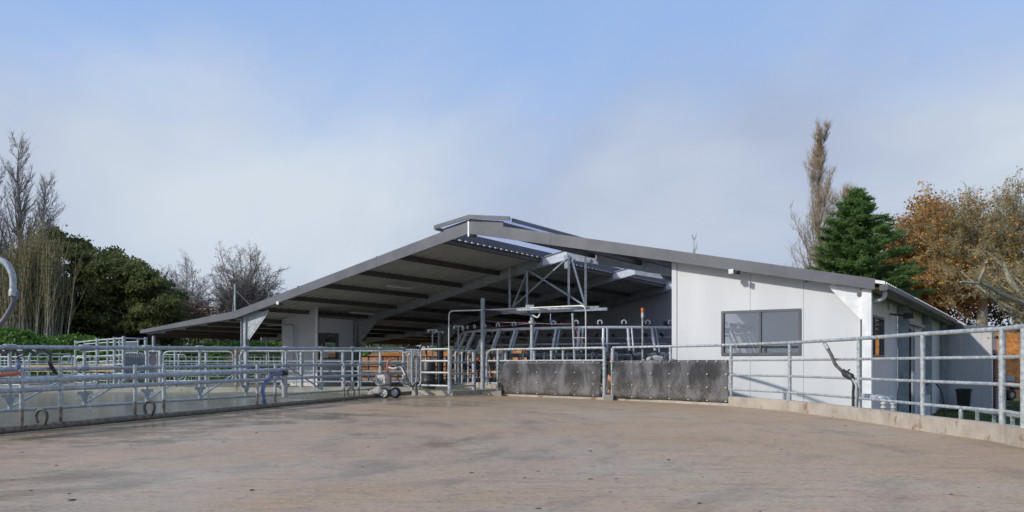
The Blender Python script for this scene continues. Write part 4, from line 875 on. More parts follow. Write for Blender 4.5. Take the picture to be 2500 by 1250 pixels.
T([at(1344, 766, 28.7), at(1344, 776, 28.7)], .012, 'cord', 'white_plastic', cp, 6); MB().lathe(at(1344.5, 782, 28.7), Z, [(.001, -.08), (.03, -.075), (.035, .06), (.02, .085), (.001, .085)], 10).build('blue_switch', 'blue', cp)
T(spline([at(1183, 783, 30.8), at(1230, 787, 30), at(1298, 789, 29.1), at(1350, 791, 28.6), at(1398, 791, 27.8)], 5), .008, 'pull_wire', 'pink_wire', cp, 6)
T(spline([at(1160, 806, 33), at(1200, 800, 32), at(1298, 789, 29.1)], 5), .008, 'pull_wire', 'pink_wire', cp, 6)
vp = thing('valve_pole', 'slim upright pipe topped by an orange valve before the right-hand arms', 'pipe', at(1569, 960, 26.2))
T([at(1569, 940, 26.2), at(1569, 775, 26.2)], .034, 'pipe', 'galv', vp, 10); T([at(1569, 775, 26.2), at(1569, 765, 26.2)], .05, 'valve', 'stainless', vp, 10)
T([at(1569, 766, 26.2), at(1569, 760, 26.2)], .04, 'brass_nut', 'timber', vp, 10); T([at(1569, 760, 26.2), at(1569, 752, 26.2)], .055, 'orange_cap', 'orange', vp, 10); T([at(1569, 772, 26.2), at(1576, 776, 26.2)], .018, 'blue_lever', 'blue', vp, 6)
# T-shaped sensor posts near the left of the platform
for px, py, d, lab in ((1056, 807, 33, 'tee-topped sensor post in front of the third-bay column'), (1071, 811, 35, 'shorter tee-topped sensor post farther back by the third-bay column'), (1119, 798, 32.2, 'taller tee-topped sensor post close to the platform')):
    q = thing('sensor_post', lab, 'post', bp(px, .1, d), 'tee-topped sensor posts'); T([bp(px, .1, d), bp(px, zat(py, d), d)], .03, 'pole', 'galv', q); MB().box(bp(px, 0, d).x - .17, bp(px, 0, d).x + .17, d - .03, d + .03, zat(py, d), zat(py, d) + .05).build('tee_head', 'galv', q)
    for sx in (-.17, .17): MB().box(bp(px, 0, d).x + sx - .03, bp(px, 0, d).x + sx + .03, d - .035, d + .035, zat(py, d) - .07, zat(py, d) + .04).build('sensor', 'white_plastic', q)
# exit race behind the fence: dark rails seen against the clay
er = thing('exit_race', 'dark multi-rail exit race seen against the orange bank beyond the shed floor', 'cattle race', bp(1000, .1, 41))
for z in (.45, .7, .95, 1.2, 1.45): T([bp(868, z, 40), bp(1185, z, 43.5)], .03, 'rail', 'steel_frame', er)
for px in (868, 900, 935, 972, 1010, 1050, 1090, 1125, 1160, 1185): dd = 40 + (px - 868) / 317 * 3.5; T([bp(px, .1, dd), bp(px, 1.5, dd)], .035, 'post', 'steel_frame', er)
# black drum by the loops
dm = thing('plastic_drum', 'tall black plastic drum behind the folded loop gates', 'drum', bp(1047, .13, 31.6))
MB().lathe(bp(1047, .13, 31.6), Z, [(.001, 0), (.24, 0), (.26, .03), (.26, .3), (.27, .32), (.26, .34), (.26, .7), (.27, .72), (.26, .74), (.26, 1.02), (.22, 1.08), (.001, 1.08)], 18).build('body', 'black_plastic', dm); MB().lathe(bp(1047, 1.2, 31.6) + Vector((.08, -.1, 0)), Z, [(.05, 0), (.05, .05), (.001, .05)], 10).build('bung', 'dark_tarp', dm)
# covered unit by the wall
cu = thing('covered_machine', 'grey plastic-covered machine behind the right rubber sheet', 'machine', at(1590, 965, 25))
mb = MB(); c = at(1592, 0, 25); 
cs = [(-.36, .2), (.30, .2), (.36, 1.05), (.34, 1.32), (.10, 1.36), (-.1, 1.30), (-.32, 1.18)]
mb.prism([Vector((c.x + x, 24.8, z)) for x, z in cs], Vector((0, .5, 0))); o = mb.build('cover', 'grey_cover', cu); bv = o.modifiers.new('b', 'BEVEL'); bv.width = .06; bv.segments = 3
T(spline([at(1575, 880, 24.75), at(1577, 868, 24.7), at(1572, 858, 24.7), at(1569, 850, 24.8)], 5), .03, 'hose', 'black_rubber', cu)
# ------------------------------------------------------------------ floodlight mast on the roof edge
fm = thing('floodlight_mast', 'slim bent-pipe mast with twin floodlights rising above the low roof break', 'floodlight', at(573, 775, 34.2)); mpt = lambda px, py: at(px, py, 34.0)
T(bend([mpt(588, 778), mpt(578, 782), mpt(573.5, 770), mpt(573.5, 694)], .15, 4), .035, 'pole', 'galv', fm)
for px in (568.5, 579): MB().obox(mpt(px, 687.5), Vector((.07, 0, 0)), Vector((0, .05, 0)), Z * .055).build('lamp_head', 'black_plastic', fm)
MB().obox(mpt(574, 682), Vector((.16, 0, 0)), Vector((0, .06, 0)), Z * .012).build('hood', 'window_frame', fm)
T([mpt(573.5, 708), mpt(556, 770) + Vector((0, .5, 0))], .014, 'stay', 'galv', fm, 6); T([mpt(576, 710), mpt(605, 748) + Vector((0, .6, 0))], .014, 'stay', 'galv', fm, 6); T([mpt(575, 704), mpt(553, 700)], .01, 'aerial', 'timber', fm, 6)
# ------------------------------------------------------------------ hose and pipe fittings on the right fence
kh = thing('drip_hose', 'black drooping hose with valve tied to the right fence', 'hose', gnd(2090, 1010)); kd = RF[5].y
kp = lambda px, py, dy=-.12: at(px, py, kd + dy + (2097 - px) * .014)
T(spline([kp(2012, 838), kp(2020, 850), kp(2030, 868), kp(2040, 890), kp(2056, 906)], 5), .035, 'hose', 'hose_dark', kh); T([kp(2014, 840), kp(2022, 853)], .042, 'brass_coupling', 'galv_dirty', kh)
MB().tube([kp(2058, 905), kp(2064, 913), kp(2078, 920), kp(2080, 926)], [.045, .07, .07, .04], 10).build('valve', 'black_plastic', kh); T([kp(2066, 910), kp(2074, 902)], .016, 'lever', 'black_plastic', kh)
T(spline([kp(2078, 924), kp(2084, 935), kp(2083, 960), kp(2083, 992)], 5), .028, 'hose', 'black_rubber', kh); T(spline([kp(2080, 924), kp(2090, 940), kp(2091, 965), kp(2090, 992)], 5), .022, 'hose', 'galv_dirty', kh)
cf = thing('pipe_outlet', 'pair of short galvanised pipe elbows rising behind the right kerb', 'pipe', gnd(2165, 1010)); cd = 15.6
T(bend([at(2102, 968, cd + .6), at(2150, 971, cd), at(2158, 975, cd), at(2158, 1010, cd)], .08, 4), .045, 'elbow', 'galv', cf, 10); T(bend([at(2110, 966, cd + .7), at(2172, 970, cd), at(2181, 976, cd), at(2181, 1010, cd)], .08, 4), .045, 'elbow', 'galv', cf, 10)
for px in (2158, 2181): T([at(px, 986, cd), at(px, 982, cd)], .06, 'collar', 'stainless', cf, 10); T([at(px, 996, cd), at(px, 992, cd)], .06, 'collar', 'stainless', cf, 10)
# bin, cable, low rail, quad bike outside the wall on the right
bn = thing('wheelie_bin', 'dark green wheelie bin against the grey plant room wall', 'bin', W(-.7, 18.6, -1.05)); c = W(-.75, 18.6, -1.05)
mb = MB(); vs = []
for z, hw, hd in ((0.05, .21, .25), (.95, .28, .34)):
    for a_, b_ in ((-1, -1), (1, -1), (1, 1), (-1, 1)): vs.append(c + D * (a_ * hw) + V * (b_ * hd) + Z * z)
mb.add(vs, [(3, 2, 1, 0), (0, 1, 5, 4), (1, 2, 6, 5), (2, 3, 7, 6), (3, 0, 4, 7), (4, 5, 6, 7)]); M('bin_green', (.012, .02, .014), (.022, .03, .02), 5, .5); mb.build('body', 'bin_green', bn)
mb = MB(); mb.prism([c + D * .31 + V * -.38 + Z * .95, c - D * .31 + V * -.38 + Z * .95, c - D * .31 - V * .38 + Z * 1.0, c - D * .27 + V * .1 + Z * 1.08, c + D * .27 + V * .1 + Z * 1.08, c + D * .31 - V * .38 + Z * 1.0], V * .02)
mb = MB(); mb.obox(c + Z * .985, D * .32, V * .39, Z * .035); mb.obox(c + Z * 1.035, D * .25, V * .3, Z * .02); mb.build('lid', 'bin_green', bn); T([c + D * .25 + V * .4 + Z * .93, c - D * .25 + V * .4 + Z * .93], .025, 'handle', 'bin_green', bn)
for s_ in (-1, 1): MB().lathe(c + D * (.23 * s_) + V * .28 + Z * .1, D, [(.001, -.03), (.1, -.03), (.1, .03), (.001, .03)], 14).build('wheel', 'black_rubber', bn)
kc = thing('drain_hose', 'black hose arching from the door behind the right fence', 'hose', W(-.3, 9, -1)); T(spline([W(.1, 12.5, .3), W(-.25, 11.5, .42), W(-.6, 10.4, .15), W(-.75, 10.0, -.5), W(-.75, 10.0, -1.0)], 6), .035, 'hose', 'black_rubber', kc)
MB().obox(W(-.05, 11.2, -.55), D * .12, V * .1, Z * .5).build('pump_box', 'white_plastic', None, 'white upright box by the sliding door on the right', 'box')
lr = thing('guard_rail', 'low bent galvanised guard rail beyond the right kerb', 'rail', gnd(2400, 1040)); ld = 13.6
T(bend([at(2346, 1080, 17), at(2346, 998, 17), at(2358, 997, 17), at(2440, 1010, 14.6), at(2620, 1032, 12.0)], .3, 5), .045, 'rail', 'galv', lr, 10)
for px, d_, y in ((2386, 15.9, 1003), (2427, 14.9, 1009), (2472, 14.0, 1016)): MB().bar(at(px, y, d_), Vector((at(px, y, d_).x, d_, -1.1)), .06, .03).build('stake', 'galv', lr)
# quad bike
qx = thing('quad_bike', 'dusty quad bike parked before the orange clay bank at the right edge', 'quad bike', at(2480, 980, 44)); qd = 44.0
qp = lambda px, py, dy=0: at(px, py, qd + dy)
def qwheel(px, dy):
    wv = MB().lathe(qp(px, 964, dy), (.25, -1, 0), [(.12, -.12), (.27, -.12), (.31, -.07), (.31, .07), (.27, .12), (.12, .12), (.001, .1)], 18).build('wheel', 'black_rubber', qx); MB().lathe(qp(px, 964, dy), (.25, -1, 0), [(.001, .14), (.06, .135), (.14, .125), (.15, .1)], 12).build('rim', 'timber', wv)
for px, dy in ((2467, 0), (2462, .9), (2530, .1), (2525, 1.0)): qwheel(px, dy)
M('quad_paint', (.05, .045, .04), (.12, .10, .075), 6, .6)
mb = MB(); mb.prism([qp(2452, 950), qp(2470, 945), qp(2480, 952), qp(2515, 952), qp(2524, 944), qp(2545, 948), qp(2545, 941), qp(2520, 934), qp(2505, 938), qp(2490, 934), qp(2470, 938), qp(2452, 944)], Vector((.2, .8, 0))); mb.build('body', 'quad_paint', qx)
MB().obox(qp(2505, 934, .45), Vector((.3, 0, 0)), Vector((0, .18, 0)), Z * .06).build('seat', 'black_rubber', qx); T([qp(2478, 932, .1), qp(2476, 926, .4), qp(2478, 932, .8)], .02, 'handlebar', 'black_plastic', qx); T(bend([qp(2452, 948), qp(2446, 940), qp(2446, 932), qp(2470, 930)], .1, 3), .018, 'rack', 'black_plastic', qx)
MB().obox(qp(2462, 924, .4), Vector((.22, 0, 0)), Vector((0, .2, 0)), Z * .13).build('feed_sack', 'grey_cover', qx)
# ------------------------------------------------------------------ person in the gap
pd = 27.6; pc = at(1495, 900, pd).x; fz_ = -0.32
pr_ = thing('person', 'person in black shirt and brown shorts standing in the gap between rubber sheets', 'person', (pc, pd, fz_))
def skin_fig(name, joints, edges, mat, root_i=0, sub=2):
    m = bpy.data.meshes.new(name); m.from_pydata([(j[0], j[1], j[2]) for j in joints], edges, []); o = bpy.data.objects.new(name, m); COL.objects.link(o); o.parent = pr_
    sk = o.modifiers.new('s', 'SKIN'); 
    for i, j in enumerate(joints): m.skin_vertices[0].data[i].radius = j[3]; m.skin_vertices[0].data[i].use_root = (i == root_i)
    sb = o.modifiers.new('d', 'SUBSURF'); sb.levels = sub; sb.render_levels = sub; m.materials.append(MAT[mat]); return o
J = [(0, 0, .92, (.15, .11)), (0, 0, 1.10, (.145, .105)), (0, -.01, 1.32, (.17, .11)), (0, 0, 1.44, (.11, .08)), (0, .0, 1.53, (.055, .055)), (0, -.02, 1.60, (.075, .085)), (0, -.02, 1.70, (.08, .095)), (0, -.02, 1.765, (.05, .06)),
     (.19, 0, 1.42, (.06, .06)), (.27, .01, 1.17, (.045, .045)), (.34, -.07, .95, (.035, .035)), (.36, -.10, .86, (.032, .02)), (-.19, 0, 1.42, (.06, .06)), (-.25, .02, 1.17, (.045, .045)), (-.24, -.1, .95, (.035, .035)), (-.24, -.13, .86, (.032, .02)),
     (.10, 0, .85, (.09, .09)), (.11, .0, .48, (.06, .06)), (.11, .03, .10, (.042, .042)), (.11, -.10, .04, (.045, .03)), (-.10, 0, .85, (.09, .09)), (-.11, .0, .48, (.06, .06)), (-.11, .03, .10, (.042, .042)), (-.11, -.10, .04, (.045, .03))]
for bx0, sgn in ((11, 1), (15, -1)):
    h = J[bx0]; 
    for k, (fx, fl_) in enumerate(((-.028, .075), (-.010, .088), (.010, .083), (.027, .066))):
        J.append((h[0] + fx, h[1] - .02, h[2] - fl_ * .6, (.010, .010))); J.append((h[0] + fx * .9, h[1] - .035, h[2] - fl_ - .02, (.008, .008)))
    J.append((h[0] - sgn * .045, h[1] - .03, h[2] - .01, (.011, .011))); J.append((h[0] - sgn * .055, h[1] - .05, h[2] - .05, (.009, .009)))
E_ = [(0, 1), (1, 2), (2, 3), (3, 4), (4, 5), (5, 6), (6, 7), (3, 8), (8, 9), (9, 10), (10, 11), (3, 12), (12, 13), (13, 14), (14, 15), (0, 16), (16, 17), (17, 18), (18, 19), (0, 20), (20, 21), (21, 22), (22, 23)]
for base, st in ((11, 24), (15, 34)):
    for k in range(5): E_ += [(base, st + 2 * k), (st + 2 * k, st + 2 * k + 1)]
skin_fig('body', J, E_, 'skin')
skin_fig('shirt', [(0, 0, .90, (.165, .125)), (0, 0, 1.10, (.16, .12)), (0, -.01, 1.32, (.185, .125)), (0, 0, 1.45, (.12, .09)), (.20, 0, 1.42, (.075, .075)), (.255, .01, 1.20, (.068, .068)), (-.20, 0, 1.42, (.075, .075)), (-.24, .01, 1.20, (.068, .068))], [(0, 1), (1, 2), (2, 3), (3, 4), (4, 5), (3, 6), (6, 7)], 'shirt')
skin_fig('shorts', [(0, 0, .92, (.165, .125)), (.10, 0, .82, (.11, .11)), (.115, 0, .52, (.10, .10)), (-.10, 0, .82, (.11, .11)), (-.115, 0, .52, (.10, .10))], [(0, 1), (1, 2), (0, 3), (3, 4)], 'shorts')
skin_fig('hair', [(0, .01, 1.69, (.085, .095)), (0, 0, 1.76, (.075, .085)), (0, 0, 1.80, (.045, .05))], [(0, 1), (1, 2)], 'hair')
for sx in (-1, 1): MB().lathe(Vector((pc, pd, fz_)) + Vector((sx * .085, 0, 1.655)), (sx, 0, 0), [(.001, .02), (.02, .015), (.028, .0)], 8).build('ear', 'skin', pr_)
mb = MB(); mb.prism([Vector((pc + x, pd - .095, fz_ + z)) for x, z in ((-.014, 1.63), (.014, 1.63), (.006, 1.68), (-.006, 1.68))], Vector((0, -.022, 0))); mb.build('nose', 'skin', pr_)
pr_.rotation_euler = (0, 0, math.radians(155))
# ------------------------------------------------------------------ dung and clods on the yard
rnd = random.Random(5); CL = []
for i in range(7):
    mb = MB(); vs = []; r = .03 + .012 * i
    vs.append(Vector((0, 0, .35 * r + .004))); n = 9
    for k in range(n): a_ = 2 * math.pi * k / n; q = r * rnd.uniform(.6, 1.3); vs.append(Vector((math.cos(a_) * q * 1.3, math.sin(a_) * q, -.003)))
    for k in range(n): a_ = 2 * math.pi * k / n; q = r * rnd.uniform(.4, .7); vs.append(Vector((math.cos(a_) * q * 1.3, math.sin(a_) * q, .3 * r)))
    fs = [(1 + k, 1 + (k + 1) % n, 1 + n + (k + 1) % n, 1 + n + k) for k in range(n)] + [(1 + n + k, 1 + n + (k + 1) % n, 0) for k in range(n)]; mb.add(vs, fs, True); CL.append(mb)
mb = MB()
for i in range(90):
    px = rnd.uniform(-60, 2460); py = 1250 - (rnd.random() ** .8) * 235
    if py < 985 + abs(px - 1500) * .065: continue
    p = gnd(px, py); c = CL[int(rnd.random() ** 2 * 6.9)]; a_ = rnd.uniform(0, 6.28); sc = rnd.uniform(.10, .36)
    mb.add([p + Vector((v[0] * math.cos(a_) - v[1] * math.sin(a_), v[0] * math.sin(a_) + v[1] * math.cos(a_), v[2])) * sc for v in CL[CL.index(c)].v], c.f, True)
mb.build('manure_clods', 'dung', None, 'scattered small dark clods of manure on the yard', 'manure', kind='stuff')
# ------------------------------------------------------------------ trees
def cyl_mesh(segs, name, sides):
    A = np.array([s[0] for s in segs], float); B = np.array([s[1] for s in segs], float); ra = np.array([s[2] for s in segs]); rb = np.array([s[3] for s in segs])
    d = B - A; d /= np.maximum(np.linalg.norm(d, axis=1, keepdims=True), 1e-9)
    h = np.where(np.abs(d[:, 2:3]) < .9, np.array([[0, 0, 1.]]), np.array([[1., 0, 0]])); x = np.cross(d, h); x /= np.linalg.norm(x, axis=1, keepdims=True); y = np.cross(d, x); vs = []
    for k in range(sides):
        a_ = 2 * math.pi * k / sides; o = x * math.cos(a_) + y * math.sin(a_); vs.append(A + o * ra[:, None]); vs.append(B + o * rb[:, None])
    Vv = np.stack(vs, 1); n = len(segs); base = np.arange(n)[:, None] * (2 * sides); F_ = []
    for k in range(sides): k2 = (k + 1) % sides; F_.append(np.concatenate([base + 2 * k, base + 2 * k2, base + 2 * k2 + 1, base + 2 * k + 1], 1))
    m = raw_mesh(name, Vv.reshape(-1, 3), np.stack(F_, 1).reshape(-1, 4), 4); m.polygons.foreach_set('use_smooth', [True] * len(m.polygons)); return m
def nrm(v): l = math.sqrt(v[0] ** 2 + v[1] ** 2 + v[2] ** 2) or 1; return (v[0] / l, v[1] / l, v[2] / l)
def grow(rng, spec, p, d, Ln, r, lev, out, ends=None):
    S = spec[lev]; n = S['n']; st = Ln / n; wig = S['wig']; up = S['up']; rr = r
    for i in range(n):
        d = nrm((d[0] + rng.gauss(0, wig), d[1] + rng.gauss(0, wig), d[2] + rng.gauss(0, wig) + up)); q = (p[0] + d[0] * st, p[1] + d[1] * st, p[2] + d[2] * st)
        t = (i + 1) / n; r1 = r * (1 - t * (1 - S['tip'])); out[lev].append((p, q, rr, r1)); rr = r1; p = q
        if lev + 1 < len(spec) and t > S['start']:
            k = S['k'] / (n * (1 - S['start'])); k = int(k) + (1 if rng.random() < k - int(k) else 0)
            for _ in range(k):
                C = spec[lev + 1]; a_ = math.radians(rng.gauss(C['ang'], C.get('angv', 9))); ph = rng.uniform(0, 2 * math.pi)
                h = (0, 0, 1) if abs(d[2]) < .9 else (1, 0, 0); x = nrm((d[1] * h[2] - d[2] * h[1], d[2] * h[0] - d[0] * h[2], d[0] * h[1] - d[1] * h[0])); y = (d[1] * x[2] - d[2] * x[1], d[2] * x[0] - d[0] * x[2], d[0] * x[1] - d[1] * x[0])
                cs, sn = math.cos(a_), math.sin(a_); e = nrm(tuple(d[j] * cs + (x[j] * math.cos(ph) + y[j] * math.sin(ph)) * sn for j in range(3)))
                sh = C.get('shape', lambda t: 1 - .55 * t)(t); f_ = rng.uniform(.3, 1) if S.get('jit') else 0
                grow(rng, spec, p, e, Ln * C['ratio'] * sh * rng.uniform(.7, 1.2), max(r1 * C['rr'], C.get('rmin', .006)), lev + 1, out, ends)
        elif lev + 1 == len(spec) and ends is not None: ends.append(p)
def make_tree(name, label, cat, base, spec, Ln, r, seed, mats, group=None, lean=(0, 0, 1), nlev_trunk=2, sides=(7, 5, 4, 3, 3), ends=None, extra=(), tw=None):
    if tw and ends is None: ends = []
    rng = random.Random(seed); out = [[] for _ in spec]; grow(rng, spec, (0, 0, 0), nrm(lean), Ln, r, 0, out, ends)
    for (p, d, l2, r2) in extra: grow(rng, spec, p, nrm(d), l2, r2, 1, out, ends)
    t = thing(name, label, cat, base, group)
    segs = [s for l in out[:nlev_trunk] for s in l]
    if segs: link_mesh('trunk', cyl_mesh(segs, 'trunk', 6), mats[0], t)
    tws = [s for l in out[nlev_trunk:] for s in l]
    if tws: link_mesh('crown', cyl_mesh(tws, 'crown', 3), mats[1], t)
    if tw: twiglets(random.Random(seed).sample(ends, int(len(ends) * tw[5] if len(tw) > 5 else len(ends))), tw[0], tw[1], tw[2], tw[3], mats[1], t, seed, tw[4])
    return t
def leaves(name, pts, nper, spread, size, mat, parent, seed, aspect=.6, flat=0.0, updir=None):
    r = np.random.RandomState(seed); P = np.repeat(np.asarray(pts, float), nper, 0); n = len(P); P = P + r.normal(0, 1, (n, 3)) * np.asarray(spread)
    a_ = r.normal(0, 1, (n, 3)); a_[:, 2] *= (1 - flat); a_ /= np.linalg.norm(a_, axis=1, keepdims=True)
    b_ = r.normal(0, 1, (n, 3)); b_[:, 2] *= (1 - flat); b_ -= a_ * (a_ * b_).sum(1, keepdims=True); b_ /= np.maximum(np.linalg.norm(b_, axis=1, keepdims=True), 1e-6)
    s_ = size * r.uniform(.55, 1.35, (n, 1)); a_ *= s_; b_ *= s_ * aspect
    v = np.stack([P - a_, P + b_, P + a_, P - b_], 1).reshape(-1, 3); f = np.arange(n * 4).reshape(-1, 4)
    return link_mesh(name, raw_mesh(name, v, f, 4), mat, parent)
def twiglets(pts, nper, spread, size, wd, mat, parent, seed, up=0.0, name='twigs'):
    r = np.random.RandomState(seed); P = np.repeat(np.asarray(pts, float), nper, 0); n = len(P); P = P + r.normal(0, 1, (n, 3)) * spread
    a_ = r.normal(0, 1, (n, 3)); a_ /= np.linalg.norm(a_, axis=1, keepdims=True); a_[:, 2] = a_[:, 2] * (1 - up * .5) + up; a_ /= np.linalg.norm(a_, axis=1, keepdims=True)
    ax_ = np.cross(a_, r.normal(0, 1, (n, 3))); ax_ /= np.maximum(np.linalg.norm(ax_, axis=1, keepdims=True), 1e-6); b2 = np.cross(a_, ax_); ln = size * r.uniform(.6, 1.4, (n, 1)); tip = P + a_ * ln
    vs = np.stack([P + ax_ * wd, P - ax_ * wd * .5 + b2 * wd * .87, P - ax_ * wd * .5 - b2 * wd * .87, tip], 1).reshape(-1, 3); o = np.arange(n)[:, None] * 4
    f = np.stack([np.concatenate([o, o + 1, o + 3], 1), np.concatenate([o + 1, o + 2, o + 3], 1), np.concatenate([o + 2, o, o + 3], 1)], 1).reshape(-1, 3)
    return link_mesh(name, raw_mesh(name, vs, f, 3), mat, parent)
def tz(px, d): x = (px - CX) / F * d; return Vector((x, d, float(terrain(x, d)) - .1))
POP = [dict(n=16, wig=.03, up=.05, tip=.08, start=.10, k=60), dict(n=7, wig=.07, up=.10, tip=.15, start=.1, k=9, ratio=.40, ang=31, rr=.42, shape=lambda t: (1.15 - .95 * t)), dict(n=4, wig=.10, up=.08, tip=.3, start=.0, k=6, ratio=.36, ang=28, rr=.5, rmin=.016), dict(n=3, wig=.12, up=.05, tip=.4, start=0, k=0, ratio=.55, ang=28, rr=.6, rmin=.012)]
make_tree('poplar_tree', 'tall bare poplar at the left edge rising above the golden shoots', 'tree', tz(42, 56), POP, 12.4, .30, 3, ('bark_grey', 'twig_grey'), 'bare poplars at the left', tw=(1, .05, .45, .010, .9, .09))
make_tree('poplar_tree', 'shorter slim bare poplar right of the tallest left poplar', 'tree', tz(80, 57), POP, 10.6, .22, 8, ('bark_grey', 'twig_grey'), 'bare poplars at the left', tw=(1, .05, .45, .010, .9, .09))
make_tree('poplar_tree', 'bare poplar cut by the left picture edge', 'tree', tz(-12, 55), POP, 11.4, .24, 13, ('bark_grey', 'twig_grey'), 'bare poplars at the left', tw=(1, .05, .45, .010, .9, .09))
POPR = [dict(n=18, wig=.025, up=.05, tip=.06, start=.06, k=80), dict(n=7, wig=.06, up=.13, tip=.15, start=.05, k=11, ratio=.30, ang=24, rr=.34, shape=lambda t: (1.15 - .9 * t)), dict(n=4, wig=.10, up=.10, tip=.3, start=.0, k=6, ratio=.36, ang=26, rr=.5, rmin=.012), dict(n=3, wig=.12, up=.05, tip=.4, start=0, k=0, ratio=.55, ang=28, rr=.6, rmin=.009)]
make_tree('poplar_tree', 'tall narrow brownish bare poplar behind the right roof slope', 'tree', tz(2005, 60), POPR, 18.5, .30, 21, ('bark_grey', 'twig_brown'), tw=(1, .06, .55, .012, 1.3, .35))
make_tree('poplar_tree', 'low bare poplar side tree just right of the tall right poplar', 'tree', tz(2046, 61), POPR, 13.2, .18, 22, ('bark_grey', 'twig_brown'), tw=(1, .06, .55, .012, 1.3, .35))
# golden upright shoots at the foot of the left poplars
SH = [dict(n=7, wig=.03, up=.05, tip=.2, start=.1, k=9), dict(n=4, wig=.06, up=.15, tip=.3, start=.1, k=4, ratio=.45, ang=16, rr=.5, rmin=.012), dict(n=3, wig=.08, up=.1, tip=.4, start=0, k=0, ratio=.4, ang=18, rr=.6, rmin=.009)]
rng = random.Random(31); out = [[], [], []]; 
b0 = tz(70, 53); root = thing('willow_thicket', 'dense golden thicket of upright willow shoots before the dark oaks', 'thicket', b0)
for i in range(150):
    x = rng.gauss(0, 1.05); y = rng.gauss(0, .7); grow(rng, SH, (x, y, 0), nrm((x * .05, y * .05, 1)), rng.uniform(4.2, 6.9) * (1 - .10 * abs(x - .5)), .045, 0, out)
link_mesh('stems', cyl_mesh(out[0], 'stems', 4), 'bark_pale', root); link_mesh('crown', cyl_mesh(out[1] + out[2], 'crown', 3), 'twig_gold', root)
ends = [s[1] for s in out[1][::3]]
leaves('leaves', ends, 2, .22, .09, 'grass', root, 7)
# evergreen oaks
OAK = [dict(n=5, wig=.06, up=.05, tip=.6, start=.3, k=8), dict(n=5, wig=.16, up=.06, tip=.3, start=.2, k=5, ratio=.75, ang=55, rr=.5, shape=lambda t: 1 - .2 * t), dict(n=4, wig=.2, up=.02, tip=.3, start=.2, k=3, ratio=.5, ang=45, rr=.5, rmin=.02)]
SILX = [88, 100, 112, 130, 150, 175, 195, 215, 235, 250, 262, 285, 300, 305, 325, 350, 370, 385, 410, 430, 440]; SILY = [640, 590, 566, 549, 556, 562, 566, 582, 610, 628, 612, 606, 622, 640, 632, 636, 650, 672, 682, 700, 720]
def oak(label, px, d, x0, x1, seed, n):
    b = tz(px, d); t = make_tree('evergreen_oak', label, 'tree', b, OAK, 4.4, .34, seed, ('bark_dark', 'bark_dark'), 'dark evergreen oaks on the left')
    r = np.random.RandomState(seed); Ps = []
    for i in range(n):
        x = r.uniform(x0, x1); rc = r.uniform(.42, .95); rp = rc / d * F; yt = float(np.interp(x, SILX, SILY)) + rp * .75 + abs(r.normal(0, 11)) - 7; y = yt + (818 - yt) * r.rand() ** 1.25
        if y > 740: x = x0 + 10 + (x - x0) * .9
        c = at(x, y, d + r.uniform(-2.4, 2.4)) - b; m = int(150 * rc * rc) + 25; v = r.normal(0, 1, (m, 3)); v /= np.linalg.norm(v, axis=1, keepdims=True); v[:, 2] = np.where(v[:, 2] < -.25, -v[:, 2] * .6, v[:, 2])
        Ps.append(np.array([tuple(c)]) + v * rc * (.6 + .5 * r.rand(m, 1)) * np.array([[1.05, 1.05, .8]]))
    leaves('crown', np.concatenate(Ps), 2, (.08, .08, .06), .115, 'leaf_oak', t, seed + 1, .62); return t
oak('tallest dark evergreen oak behind the golden thicket', 170, 58, 92, 250, 41, 150)
oak('middle dark evergreen oak with ragged top on the left', 290, 56, 240, 340, 47, 95)
oak('lowest dark evergreen oak next to the bare grey trees', 380, 55, 325, 432, 53, 85)
# bare round trees
RND = [dict(n=5, wig=.05, up=.03, tip=.55, start=.35, k=15), dict(n=7, wig=.09, up=.045, tip=.2, start=.12, k=12, ratio=.92, ang=40, angv=18, rr=.5, shape=lambda t: 1.1 - .2 * t), dict(n=5, wig=.13, up=.03, tip=.25, start=.1, k=10, ratio=.36, ang=42, angv=14, rr=.5, rmin=.022), dict(n=3, wig=.16, up=.02, tip=.4, start=0, k=3.5, ratio=.42, ang=40, rr=.6, rmin=.017), dict(n=2, wig=.2, up=.0, tip=.5, start=0, k=0, ratio=.6, ang=38, rr=.7, rmin=.014)]
DOM = [dict(n=4, wig=.04, up=.03, tip=.75, start=1.0, k=0), dict(n=8, wig=.06, up=.03, tip=.12, start=.12, k=14, ratio=1, ang=40, rr=.5), dict(n=5, wig=.10, up=.03, tip=.25, start=.1, k=6, ratio=.36, ang=36, angv=12, rr=.5, rmin=.020, shape=lambda t: 1.15 - .45 * t), dict(n=2, wig=.14, up=.02, tip=.4, start=0, k=2.2, ratio=.46, ang=38, rr=.6, rmin=.016), dict(n=1, wig=.18, up=.0, tip=.4, start=0, k=0, ratio=.65, ang=36, rr=.7, rmin=.013)]
def dome(seed, n, oz, cz, rh, rv, r0, zmin=-.1, jit=.08):
    """limbs from one fork, each long enough to reach an egg-shaped crown outline"""
    g = random.Random(seed); out = []
    for i in range(n):
        el = math.asin(zmin + (1 - zmin) * ((i + .5) / n)); az = i * 2.399963 + g.gauss(0, .25); d = (math.cos(el) * math.cos(az), math.cos(el) * math.sin(az), math.sin(el)); z0 = oz + g.uniform(-.5, .5)
        h = math.hypot(d[0], d[1]); A = (h / rh) ** 2 + (d[2] / rv) ** 2; B = 2 * d[2] * (z0 - cz) / rv ** 2; C = ((z0 - cz) / rv) ** 2 - 1; q = max(B * B - 4 * A * C, 0); Lh = (-B + math.sqrt(q)) / (2 * A)
        out.append(((0, 0, z0), d, Lh * g.uniform(1 - jit * 1.6, 1 + jit * .4) * .93, r0 * g.uniform(.7, 1.2)))
    return out
